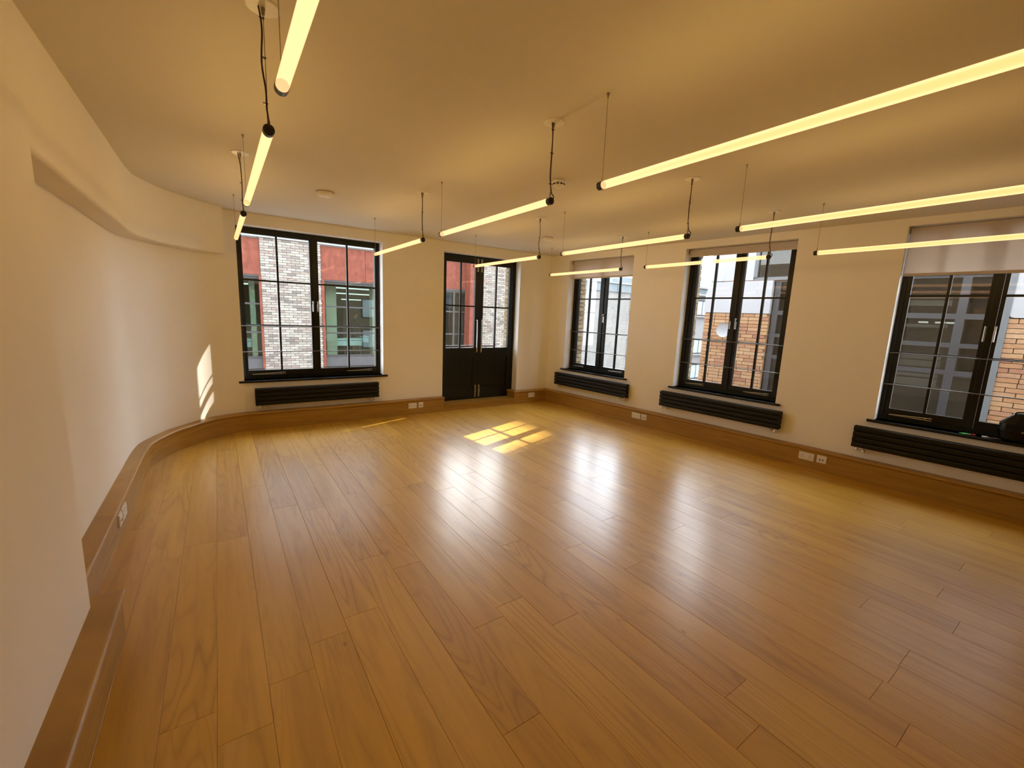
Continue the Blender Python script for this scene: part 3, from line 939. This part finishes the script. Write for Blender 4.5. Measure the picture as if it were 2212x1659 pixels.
# ------------------------------------------------------------------ ceiling devices
sdv = empty('smoke_detector', Matrix.Translation((2.26, 2.745, H)), 'white domed smoke detector with dark slots between the second and third light rows', 'smoke detector')
bm = bmesh.new(); lathe(bm, [(0.034, -0.044), (0.046, -0.038), (0.047, -0.026), (0.051, -0.022), (0.051, -0.005), (0.044, -0.0003)], 28); obj('housing', bm, MWP, sdv, smooth=True)
bm = bmesh.new(); lathe(bm, [(0.0, -0.060), (0.020, -0.057), (0.032, -0.050), (0.034, -0.044)], 24); obj('dome', bm, MWP, sdv, smooth=True)
for k in range(10):
    a = 2 * math.pi * k / 10 + 0.1
    bm = boxes((0.040, 0.0482, -0.0095, 0.0095, -0.037, -0.027))
    o = obj('vent_slot', bm, MSLOT, sdv); o.rotation_euler = (0, 0, a)
def disc_device(x, y, label, r0, r1, h):
    d = empty('ceiling_sensor', Matrix.Translation((x, y, H)), label, 'sensor')
    bm = bmesh.new(); lathe(bm, [(r0 * 1.1, -0.003), (r0 * 1.1, -0.0003)], 32); obj('shaded_base_ring', bm, MMORT2, d)  # dark ring colour paints a shadow around the sensor base
    bm = bmesh.new(); lathe(bm, [(0.0, -h), (r1 * .9, -h), (r1, -h + 0.003), (r0, -h * 0.55), (r0, -0.003)], 32); obj('cover', bm, MWP, d, smooth=False)
    bm = bmesh.new(); lathe(bm, [(0.0, -h - 0.004), (r1 * .4, -h - 0.003), (r1 * .5, -h)], 24); obj('lens', bm, MWP, d, smooth=True)
disc_device(0.885, 4.45, 'low white round sensor between the curved wall lights and the next row', 0.068, 0.058, 0.044)
disc_device(3.75, 4.72, 'small white round sensor on the ceiling near the back corner', 0.064, 0.054, 0.040)

# ------------------------------------------------------------------ things on the last sill
SZ = 0.6455
def rm(u, v, rot=0.0):
    return frame_right(u, v, SZ) @ Matrix.Rotation(rot, 4, 'Z')
bag = empty('bag', rm(5.70, 0.085), 'glossy black faceted bag with top strap on the window sill', 'bag')
bm = bmesh.new()
# lofted octagonal body
levels = [(0.00, 0.112, 0.052), (0.012, 0.130, 0.062), (0.09, 0.150, 0.068), (0.15, 0.142, 0.064), (0.20, 0.105, 0.050), (0.236, 0.072, 0.036), (0.245, 0.060, 0.028)]
rings = []
for z, a, b in levels:
    ring = []
    for k in range(16):
        t = 2 * math.pi * k / 16 + 0.2
        c, s_ = math.cos(t), math.sin(t)
        ring.append(bm.verts.new((a * math.copysign(abs(c) ** 0.6, c) * (1 + 0.03 * math.sin(5 * t + z * 40)), b * math.copysign(abs(s_) ** 0.6, s_), z)))
    rings.append(ring)
for r0, r1 in zip(rings, rings[1:]):
    for k in range(16): bm.faces.new((r0[k], r0[(k + 1) % 16], r1[(k + 1) % 16], r1[k]))
bm.faces.new(rings[0][::-1]); bm.faces.new(rings[-1])
obj('body', bm, MBAGP, bag)
bm = bmesh.new(); sweep(bm, smooth_path([(-0.065, -0.02, 0.232), (-0.055, -0.045, 0.255), (0.0, -0.052, 0.262), (0.06, -0.045, 0.250), (0.075, -0.03, 0.222)], 4), 0.006, 6); obj('strap', bm, MBAGP, bag, smooth=True)
obj('buckle', boxes((-0.012, 0.028, -0.073, -0.066, 0.085, 0.098), bevel=0.002), MCHR, bag)
bm = bmesh.new(); sweep(bm, smooth_path([(-0.13, -0.03, 0.012), (-0.115, -0.055, 0.03), (-0.06, -0.068, 0.02), (0.03, -0.070, 0.012), (0.10, -0.06, 0.02)], 4), 0.004, 6); obj('piping', bm, MBAGP, bag, smooth=True)
tg = empty('green_tag', rm(5.375, 0.03, 0.2), 'pair of bright green plastic clips lying on the window sill', 'clip')
for k, (dx, dy) in enumerate(((0, 0), (-0.012, 0.018))):
    bm = bmesh.new(); sweep(bm, smooth_path([(-0.028 + dx, -0.006 + dy, 0.004), (0, -0.011 + dy, 0.005), (0.026 + dx, -0.002 + dy, 0.004), (0.0, 0.008 + dy, 0.004), (-0.028 + dx, -0.004 + dy, 0.004)], 5), 0.0035, 6)
    obj('clip_loop', bm, MGRN, tg, smooth=True)
tr_ = empty('red_ring', rm(5.415, 0.055), 'small red plastic ring beside the green clips on the sill', 'ring')
bm = bmesh.new(); sweep(bm, [(0.020 * math.cos(a), 0.014 * math.sin(a), 0.004) for a in [2 * math.pi * k / 18 for k in range(19)]], 0.0035, 6); obj('ring_band', bm, MRED, tr_, smooth=True)
obj('ring_tab', boxes((-0.034, -0.014, -0.006, 0.006, 0.001, 0.005), bevel=0.001), MRED, tr_)
cd_ = empty('white_charger', rm(5.492, 0.035, 0.3), 'small white plug with thin lead between the clips and the black bag', 'charger')
obj('plug', boxes((-0.017, 0.017, -0.013, 0.013, 0.0, 0.009), bevel=0.002), MWP, cd_)
bm = bmesh.new(); sweep(bm, smooth_path([(0.016, 0.0, 0.005), (0.035, -0.012, 0.003), (0.055, 0.006, 0.003), (0.075, -0.010, 0.003), (0.10, 0.0, 0.003)], 5), 0.0018, 6); obj('lead', bm, MWP, cd_, smooth=True)

# ------------------------------------------------------------------ outside: ground
gr = obj('ground', boxes((-30, 80, -20, 60, -4.2, -4.0)), MPAVE)
props(gr, 'grey paved ground of the yard far below the windows', kind='structure')

# ------------------------------------------------------------------ outside: office building facing the back wall
YN = 15.0
nb = empty('office_building', Matrix.Translation((5, YN, -4)), 'pale brick and rusted steel office building across the yard', 'building')
def nbx(*bs): # world coordinates -> local of the building
    bm = bmesh.new()
    for b in bs: box(bm, b[0] - 5, b[1] - 5, b[2] - YN, b[3] - YN, b[4] + 4, b[5] + 4)
    return bm
FL0 = -0.40
piers = [(-1.4, -0.45), (1.135, 2.795), (8.80, 10.6)]
for a, b in piers:
    obj('brick_pier', nbx((a, b, YN + 0.02, YN + 0.6, -4, 3.50)), MMORT, nb)
n_b = 0
stuff_bm = bmesh.new()
for pi, (a, b) in enumerate(piers[1:]):
    z = FL0; r_ = 0
    while z < 3.45:
        x = a - (0.118 if r_ % 2 else 0.0)
        while x < b:
            x0_, x1_ = max(x, a), min(x + 0.225 + random.uniform(-.004, .004), b)
            if x1_ - x0_ > 0.03:
                pr_ = YN + random.uniform(-0.004, 0.006)
                if (x0_ < 2.3 if pi == 0 else False) and n_b < 262:
                    brick(nb, MBR_PALE, ((x0_ + x1_) / 2 - 5, pr_ + 0.02 - YN, z + 0.033 + 4), (x1_ - x0_, 0.06, 0.064)); n_b += 1
                else:
                    box(stuff_bm, x0_ - 5, x1_ - 5, pr_ - 0.01 - YN, pr_ + 0.05 - YN, z + 4.001, z + 4.065)
            x += 0.236
        z += 0.075; r_ += 1
so = obj('brickwork', stuff_bm, MBR_PALE, nb); so['kind'] = 'stuff'
def corten_run(x0, x1, n):
    wdt = (x1 - x0) / n
    for k in range(n):
        bm = nbx((x0 + k * wdt + 0.006, x0 + (k + 1) * wdt - 0.006, YN + 0.03, YN + 0.09, 2.415, 3.46))
        obj('steel_panel', bm, MCOR, nb)
corten_run(-0.45, 1.13, 1); corten_run(2.80, 8.38, 4)
obj('steel_panel', nbx((8.0, 8.42, YN - 0.35, YN + 0.05, FL0, 3.46)), MCOR, nb)
obj('steel_jamb', nbx((2.80, 2.885, YN - 0.02, YN + 0.2, FL0, 2.415)), MCOR, nb)
obj('steel_jamb', nbx((1.075, 1.132, YN - 0.02, YN + 0.2, FL0, 2.415)), MCOR, nb)
obj('soffit', nbx((-0.45, 1.13, YN + 0.04, YN + 0.7, 2.36, 2.414), (2.80, 8.8, YN + 0.04, YN + 0.7, 2.36, 2.414)), MDK, nb)
obj('coping', nbx((-1.5, 10.7, YN - 0.05, YN + 0.75, 3.50, 3.60)), MCOP, nb)
obj('upper_storey', nbx((-6.0, 7.3, YN + 1.6, YN + 6, 3.6, 9.0)), MZINC, nb)
obj('parapet', nbx((-1.4, 10.6, YN + 0.5, YN + 0.7, 3.60, 3.85)), MZINC, nb)
def nwin(x0, x1, posts, name='glazed_screen'):
    g = bpy.data.objects.new(name, None); link(g, nb); g.location = ((x0 + x1) / 2 - 5, 0.10, 4)
    c = (x0 + x1) / 2
    fr = [(x0 - c, x1 - c, -0.02, 0.06, 2.30, 2.36), (x0 - c, x1 - c, -0.02, 0.06, -0.10, -0.02)]
    obj('sill_panel', boxes((x0 - c, x1 - c, -0.03, 0.05, FL0, -0.10)), MDKG, g)
    obj('screen_frame', boxes(*fr), MDK, g)
    for q in (1.565, 0.71):
        obj('transom', boxes((x0 - c, x1 - c, -0.012, 0.05, q - 0.025, q + 0.025)), MDK, g)
    for px_ in posts:
        obj('mullion', boxes((px_ - c - 0.035, px_ - c + 0.035, -0.016, 0.06, -0.02, 2.30)), MDK, g)
    xs = [x0] + list(posts) + [x1]
    for a, b in zip(xs, xs[1:]):
        for za, zb_ in ((-0.02, 0.71), (0.71, 1.565), (1.565, 2.30)):
            obj('pane', boxes((a - c + 0.001, b - c - 0.001, 0.015, 0.02, za, zb_)), MTWG, g)
MTWG = glass_mat('office glazing', (0.80, 0.90, 0.86))
nwin(-0.45, 1.075, (0.32,)); nwin(2.885, 8.0, (3.62, 4.70, 5.8, 6.9, 7.55))
# the rooms behind
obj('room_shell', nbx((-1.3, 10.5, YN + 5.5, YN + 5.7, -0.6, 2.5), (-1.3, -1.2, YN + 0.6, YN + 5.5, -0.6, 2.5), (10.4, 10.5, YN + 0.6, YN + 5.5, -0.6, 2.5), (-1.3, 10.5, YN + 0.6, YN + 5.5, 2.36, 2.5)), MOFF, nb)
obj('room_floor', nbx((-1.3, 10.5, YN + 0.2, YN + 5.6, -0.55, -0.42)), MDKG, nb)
obj('reflected_brick_column', nbx((3.06, 3.40, YN + 0.75, YN + 1.1, -0.42, 2.36)), MREFB, nb)  # columns stand in for our own brickwork mirrored in the office glazing
obj('reflected_brick_column', nbx((4.62, 5.1, YN + 0.75, YN + 1.1, -0.42, 2.36)), MREFB, nb)
obj('reflected_brick_column', nbx((0.86, 1.0, YN + 0.75, YN + 1.1, -0.42, 2.36)), MREFB, nb)
for k, (x0, x1, yy, zz) in enumerate(((3.3, 4.9, 16.6, 2.25), (3.5, 7.5, 18.0, 2.10), (4.4, 5.2, 19.4, 1.9), (0.2, 0.9, 17.0, 2.2))):
    obj('light_strip', nbx((x0, x1, yy - 0.06, yy + 0.06, zz - 0.02, zz + 0.02)), MOFFL, nb)
def desk(x0, x1, y0, y1, zt_, label):
    d = empty('office_desk', Matrix.Translation(((x0 + x1) / 2, (y0 + y1) / 2, -0.42)), label, 'desk', 'desks in the office across the yard')
    hx, hy, h = (x1 - x0) / 2, (y1 - y0) / 2, zt_ + 0.42
    obj('desk_top', boxes((-hx, hx, -hy, hy, h - 0.06, h), bevel=0.01), MDESK, d)
    obj('modesty_panel', boxes((-hx + .02, hx - .02, -hy + .02, -hy + .04, h - 0.26, h - 0.075)), MDESK, d)
    for sx_ in (-1, 1):
        for sy_ in (-1, 1):
            obj('leg', boxes((sx_ * (hx - 0.06) - 0.02, sx_ * (hx - 0.06) + 0.02, sy_ * (hy - 0.06) - 0.02, sy_ * (hy - 0.06) + 0.02, 0, h - 0.06)), MDK, d)
desk(3.45, 4.42, 16.3, 17.0, 0.44, 'white desk behind the office glazing seen through the wide window')
desk(3.9, 5.2, 18.2, 18.9, 0.42, 'white desk further inside the office, behind the standing person')
desk(0.25, 0.95, 16.2, 16.9, 0.42, 'white desk beside the brick pier in the office across the yard')
mo = empty('monitor', Matrix.Translation((3.72, 16.75, 0.44)), 'dark monitor on the white desk across the yard', 'monitor')
obj('screen', boxes((-0.25, 0.25, -0.015, 0.015, 0.12, 0.45), bevel=0.004), MCAP, mo)
obj('stand', boxes((-0.02, 0.02, -0.02, 0.02, 0.01, 0.14), (-0.1, 0.1, -0.07, 0.07, 0, 0.012)), MCAP, mo)
ocn = empty('office_chair', Matrix.Translation((4.0, 17.35, -0.42)), 'dark office chair behind the white desk across the yard', 'chair')
bm = boxes((-0.24, 0.24, -0.22, 0.24, 0.44, 0.50), bevel=0.015); obj('seat', bm, MCLOTH, ocn)
bm = boxes((-0.22, 0.22, 0.20, 0.26, 0.55, 1.05), bevel=0.02); obj('backrest', bm, MCLOTH, ocn)
bm = bmesh.new(); cyl(bm, (0, 0, 0.06), (0, 0, 0.44), 0.03, 8)
for k in range(5):
    a = 2 * math.pi * k / 5
    sweep(bm, [(0, 0, 0.08), (0.26 * math.cos(a), 0.26 * math.sin(a), 0.03)], 0.02, 6)
obj('base', bm, MDK, ocn)

# a person standing inside the office, seen dimly behind the desk
def person(loc):
    P = empty('person', Matrix.Translation(loc), 'person in dark clothes standing behind a desk in the office across the yard', 'person')
    V = [(0, 0, 0.92), (0, 0, 1.08), (0, 0, 1.25), (0, 0, 1.40), (0, 0, 1.48), (0, -0.01, 1.56),
         (0.17, 0, 1.38), (0.23, -0.02, 1.12), (0.17, -0.20, 0.98), (0.13, -0.28, 1.0), (-0.17, 0, 1.38), (-0.23, -0.02, 1.12), (-0.17, -0.20, 0.98), (-0.13, -0.28, 1.0),
         (0.09, 0, 0.86), (0.10, -0.01, 0.48), (0.10, 0.02, 0.09), (0.10, -0.10, 0.04), (-0.09, 0, 0.86), (-0.10, -0.01, 0.48), (-0.10, 0.02, 0.09), (-0.10, -0.10, 0.04)]
    Ed = [(0, 1), (1, 2), (2, 3), (3, 4), (4, 5), (3, 6), (6, 7), (7, 8), (8, 9), (3, 10), (10, 11), (11, 12), (12, 13), (0, 14), (14, 15), (15, 16), (16, 17), (0, 18), (18, 19), (19, 20), (20, 21)]
    Rr = [(0.16, .11), (0.15, .10), (0.17, .11), (0.15, .09), (.055, .055), (.05, .05), (.06, .06), (.042, .042), (.034, .034), (.025, .02), (.06, .06), (.042, .042), (.034, .034), (.025, .02), (.09, .09), (.06, .06), (.042, .042), (.035, .03), (.09, .09), (.06, .06), (.042, .042), (.035, .03)]
    me = bpy.data.meshes.new('body'); me.from_pydata(V, Ed, []); me.materials.append(MCLOTH)
    o = bpy.data.objects.new('body', me); link(o, P)
    md = o.modifiers.new('skin', 'SKIN')
    sv = me.skin_vertices[0].data
    for i, r in enumerate(Rr): sv[i].radius = r
    sv[0].use_root = True
    o.modifiers.new('sub', 'SUBSURF').levels = 1
    bm = bmesh.new(); bmesh.ops.create_icosphere(bm, subdivisions=3, radius=1)
    for v in bm.verts:
        x, y, z = v.co
        k = 1 - 0.22 * max(0, -z)
        v.co = (x * 0.075 * k, y * 0.095 * k - (0.012 if abs(x) < .2 and y < -.8 and abs(z + .1) < .25 else 0), z * 0.115 + 1.66)
    h = obj('head', bm, MSKIN, P, smooth=True)
    bm = bmesh.new(); bmesh.ops.create_icosphere(bm, subdivisions=3, radius=1)
    bmesh.ops.delete(bm, geom=[v for v in bm.verts if v.co.z < -0.05 and v.co.y < 0.2 or v.co.y < -0.75 and v.co.z < 0.45 or v.co.z < -0.5], context='VERTS')
    for v in bm.verts: v.co = (v.co.x * 0.082, v.co.y * 0.102, v.co.z * 0.125 + 1.665)
    obj('hair', bm, MCAP, P, smooth=True)
    return P
person((4.50, 17.65, -0.42))

# ------------------------------------------------------------------ outside: building facing the side windows
eb = empty('brick_and_render_building', frame_right(3.0, 4.0, -4), 'orange brick building with white render above, facing the side windows', 'building')
def ebx(*bs):
    bm = bmesh.new()
    for s0, s1, v0, v1, z0_, z1_ in bs: box(bm, s0 - 3, s1 - 3, v0, v1, z0_ + 4, z1_ + 4)
    return bm
obj('brick_wall', ebx((0.91, 2.215, 0.025, 3.0, -4, 1.775)), MMORT2, eb)
obj('brick_wall', ebx((5.405, 6.9, 0.025, 1.2, -4, 1.79)), MMORT2, eb)
n_o = 0
for a, b, ztop in ((0.905, 2.22, 1.772), (5.40, 6.75, 1.787)):
    z = 0.10; r_ = 0
    z = ztop - 0.0715 * 22
    while z < ztop - 0.03:
        x = a - (0.117 if r_ % 2 else 0.0) + random.uniform(-0.012, 0.012)
        while x < b:
            L_ = 0.225 if random.random() > 0.07 else 0.108
            x0_, x1_ = max(x, a), min(x + L_, b)
            if x1_ - x0_ > 0.03 and n_o < 300:
                brick(eb, MBR_OR, ((x0_ + x1_) / 2 - 3, 0.025 + random.uniform(-0.004, 0.004), z + 0.0315 + 4), (x1_ - x0_, 0.07, 0.0635)); n_o += 1
            x += L_ + 0.009
        z += 0.0715; r_ += 1
# white render: lower block projecting with a sloping corner, upper wall
bm = bmesh.new()
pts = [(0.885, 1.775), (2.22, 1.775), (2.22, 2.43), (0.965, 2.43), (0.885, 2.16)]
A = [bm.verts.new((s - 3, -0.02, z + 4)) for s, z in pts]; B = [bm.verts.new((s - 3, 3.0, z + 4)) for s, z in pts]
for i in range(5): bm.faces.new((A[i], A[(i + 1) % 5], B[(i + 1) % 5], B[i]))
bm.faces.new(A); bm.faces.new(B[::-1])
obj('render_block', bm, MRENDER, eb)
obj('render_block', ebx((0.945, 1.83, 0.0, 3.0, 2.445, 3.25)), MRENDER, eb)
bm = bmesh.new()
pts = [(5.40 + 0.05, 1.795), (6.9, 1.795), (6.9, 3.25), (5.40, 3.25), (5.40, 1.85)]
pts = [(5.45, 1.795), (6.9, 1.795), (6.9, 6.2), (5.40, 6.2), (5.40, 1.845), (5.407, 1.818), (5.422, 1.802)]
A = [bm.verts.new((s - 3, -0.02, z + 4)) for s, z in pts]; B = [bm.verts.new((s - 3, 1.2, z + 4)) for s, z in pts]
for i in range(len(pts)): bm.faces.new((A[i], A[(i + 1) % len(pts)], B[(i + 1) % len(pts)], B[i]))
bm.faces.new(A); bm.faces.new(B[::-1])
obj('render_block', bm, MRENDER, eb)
obj('grey_corner_trim', ebx((5.318, 5.402, -0.03, 0.3, -4, 6.2)), MGREY, eb)
# lower glazing between the two brick walls
MEG = glass_mat('street glazing', (0.62, 0.62, 0.60), grime=0.03)
cw = bpy.data.objects.new('curtain_wall', None); link(cw, eb); cw.location = (2.22 - 3, 0.06, 4)
def cwx(*bs):
    bm = bmesh.new()
    for s0, s1, v0, v1, z0_, z1_ in bs: box(bm, s0 - 2.22, s1 - 2.22, v0, v1, z0_, z1_)
    return bm
for zz, hh_ in ((1.80, 0.085), (1.35, 0.07), (0.92, 0.07), (2.44, 0.09)):
    obj('transom', cwx((2.22, 5.32, 0, 0.08, zz - hh_ / 2, zz + hh_ / 2)), MBLG, cw)
for s in (2.30, 2.95, 3.75, 4.90):
    obj('mullion', cwx((s - 0.05, s + 0.05, -0.005, 0.08, -1.0, 2.40)), MBLG, cw)
ss = [2.22, 2.30, 2.95, 3.75, 4.90, 5.32]
for a, b in zip(ss, ss[1:]):
    for za, zb_ in ((-1.0, 0.92), (0.92, 1.35), (1.35, 1.80), (1.80, 2.44)):
        obj('pane', cwx((a + .001, b - .001, 0.04, 0.045, za, zb_)), MEG, cw)
obj('window_wall', ebx((1.83, 5.32, 0.02, 0.10, 2.44, 2.50), (1.83, 1.90, 0.0, 0.10, 2.50, 3.25), (3.6, 3.68, 0.02, 0.1, 2.5, 3.25)), MGREY, eb)
obj('upper_glazing', ebx((1.90, 3.6, 0.05, 0.055, 2.50, 3.25), (3.68, 5.32, 0.05, 0.055, 2.50, 3.25)), MEG, eb)
obj('inner_wall', ebx((2.2, 5.4, 1.6, 1.7, -1.0, 2.42), (2.2, 5.4, 0.12, 1.6, 2.42, 2.52), (2.2, 5.4, 0.12, 1.6, -1.1, -1.0), (2.215, 2.23, 0.15, 1.6, -1, 2.4)), MOLV, eb)
obj('inner_wall', ebx((1.83, 5.4, 0.9, 1.0, 2.52, 3.25)), MGREY, eb)
obj('roof', ebx((0.9, 5.3, -0.03, 3.0, 3.25, 3.32), (5.3, 6.9, -0.04, 1.25, 6.2, 6.28)), MCOP, eb)
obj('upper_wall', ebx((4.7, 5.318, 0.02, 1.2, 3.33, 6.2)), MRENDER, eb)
for zz, h_ in ((1.62, 0.05), (1.98, 0.09), (2.10, 0.05), (1.08, 0.07), (0.96, 0.10), (0.78, 0.05), (0.62, 0.13)):  # white slabs imitate horizontal bands reflected in the street glazing
    obj('reflected_band', ebx((4.22, 4.74, 0.5, 0.56, zz, zz + h_)), MPANEL, eb)
for s, z in ((3.0, 2.0), (2.75, 1.98), (2.75, 1.86), (2.62, 1.40)):
    obj('sign_card', ebx((s, s + 0.12, 0.08, 0.085, z, z + 0.09)), MPANEL, eb)
for a in (4.30, 4.52, 4.66):
    obj('warm_light', ebx((a, a + 0.13, 1.2, 1.22, 1.70, 1.73)), emis_w if 'emis_w' in globals() else MOFFL, eb)
# white disc on the brick
dk = empty('satellite_dish', frame_right(1.455, 3.77, 1.405), 'round white dish fixed to the orange brick wall outside the middle side window', 'satellite dish')
bm = bmesh.new()
pr_ = [(0.0, 0.03), (0.06, 0.024), (0.11, 0.012), (0.145, -0.004), (0.150, -0.008), (0.145, 0.004), (0.10, 0.022), (0.0, 0.038)]
lathe(bm, pr_, 28)
bmesh.ops.rotate(bm, verts=bm.verts, cent=(0, 0, 0), matrix=Matrix.Rotation(math.radians(-90), 3, 'X'))
o = obj('reflector', bm, MRENDERW if 'MRENDERW' in globals() else MRENDER, dk, smooth=True)
bm = bmesh.new(); sweep(bm, [(0, 0.03, -0.02), (0, 0.08, -0.10), (0, 0.195, -0.12)], 0.012, 8); obj('bracket', bm, MSTL, dk)

# ------------------------------------------------------------------ outside: buildings further back
g1 = empty('grey_brick_building', Matrix.Translation((17, 18, -4)), 'pale grey brick building with zinc top storey seen through the corner window', 'building')
def bx(base, *bs, bevel=0):
    bm = bmesh.new()
    for b in bs: box(bm, b[0] - base[0], b[1] - base[0], b[2] - base[1], b[3] - base[1], b[4] - base[2], b[5] - base[2])
    return bm
B1 = (17, 18, -4)
obj('brick_wall', bx(B1, (13.5, 20.95, 18, 25, -4, 3.12)), MFARB, g1)
x = 13.5; k = 0
while x < 21.0:
    wd = 0.62
    obj('zinc_panel', bx(B1, (x + .01, min(x + wd, 21.05) - .01, 17.90 + 0.02 * (k % 2), 18.2, 3.12, 3.60)), MZINC, g1)
    x += wd; k += 1
obj('zinc_cap', bx(B1, (13.4, 21.1, 17.82, 25, 3.60, 3.66)), MCOP, g1)
for k in range(8):
    obj('roof_post', bx(B1, (16 + k * .7, 16.04 + k * .7, 18.9, 18.94, 3.66, 4.05)), MCOP, g1)
obj('roof_rail', bx(B1, (16, 21, 18.88, 18.96, 4.02, 4.08)), MCOP, g1)
g2 = empty('pale_office_block', Matrix.Translation((28, 18, -4)), 'pale block with grey windows and balconies in the gap beside the orange brick', 'building')
B2 = (28, 18, -4)
obj('wall', bx(B2, (21.12, 38, 18.3, 26, -4, 3.4)), MRENDER, g2)
for zz in (-2.6, -0.75, 1.15 + .85):
    for x0 in (21.13, 23.6, 26.0, 28.35, 30.8):
        f = obj('window', bx(B2, (x0, x0 + 1.35, 18.2, 18.32, zz, zz + 1.1)), MBLG, g2)
        bm = boxes((0.08, 0.62, -0.02, 0.0, 0.08, 1.02), (0.72, 1.27, -0.02, 0.0, 0.08, 1.02))
        p = obj('pane', bm, MTWB, f); p.location = (x0 - 28, 0.20, zz + 4)
        q = obj('sill', boxes((-0.08, 1.43, -0.16, 0.0, -0.10, 0.0)), MRENDER, f); q.location = (x0 - 28, 0.20, zz + 4)
for zz in (3.4, 3.9):
    obj('balcony_slab', bx(B2, (26.5, 32, 17.9, 19, zz, zz + 0.12)), MRENDER, g2)
    obj('balcony_glass', bx(B2, (26.5, 32, 17.92, 17.94, zz + .12, zz + 0.42)), MTW, g2)
obj('setback', bx(B2, (21.3, 38, 20, 26, 3.4, 4.3)), MZINC, g2)
g3 = empty('glass_tower', Matrix.Translation((58, 34, -4)), 'pale blue glass tower rising behind the buildings in the gap', 'building')
B3 = (58, 34, -4)
obj('tower_core', bx(B3, (50, 66, 30, 45, -4, 8.6)), MTWB, g3)
for k in range(9):
    obj('floor_band', bx(B3, (49.9, 66.1, 29.9, 45.1, -3 + k * 1.35, -2.85 + k * 1.35)), MCOP, g3)
for k in range(14):
    obj('fin', bx(B3, (50 + k * 1.2, 50.08 + k * 1.2, 29.85, 30.0, -4, 8.6)), MCOP, g3)
g4 = empty('sun_blocker_tower', Matrix.Translation((36, 0, -4)), 'unseen brick tower added to keep the sun off most side windows', 'building')  # added out of view; its stepped outline shapes the indoor sun patch
B4 = (36, 0, -4)
TOWER_Y = 13.47
obj('sun_blocker_wall', bx(B4, (30, 42, 5.0, TOWER_Y, -4, 24.6)), MFARB, g4)
obj('sun_blocker_wing', bx(B4, (30, 42, TOWER_Y, 16.2, -4, 22.1)), MFARB, g4)
obj('sun_blocker_roof', bx(B4, (29.8, 42.2, 4.8, TOWER_Y, 24.6, 25.0)), MCOP, g4)

g5 = empty('sky_blocker_building', Matrix.Translation((10, -15, -4)), 'added brown brick block keeping low sky out of the office glass reflections', 'building')  # added out of view to block bright sky mirrored in the office panes
B5 = (10, -15, -4)
obj('sky_blocker_wall', bx(B5, (1, 24, -22, -15, -4, 8.5)), MOWNB, g5)
obj('sky_blocker_parapet', bx(B5, (0.9, 24.1, -22.1, -14.9, 8.5, 8.8)), MCOP, g5)
for k in range(6):
    for zz in (-2.5, 0.6, 3.7):
        f = obj('window', bx(B5, (2 + k * 3.4, 3.5 + k * 3.4, -15.03, -14.95, zz, zz + 1.9)), MDK, g5)
        p = obj('pane', bx(B5, (2.08 + k * 3.4, 3.42 + k * 3.4, -14.95, -14.93, zz + .08, zz + 1.82)), MTWB, f)

# keep real edges crisp on smooth-shaded meshes
for me in bpy.data.meshes:
    if len(me.polygons) and any(p.use_smooth for p in me.polygons):
        me.set_sharp_from_angle(angle=math.radians(38))
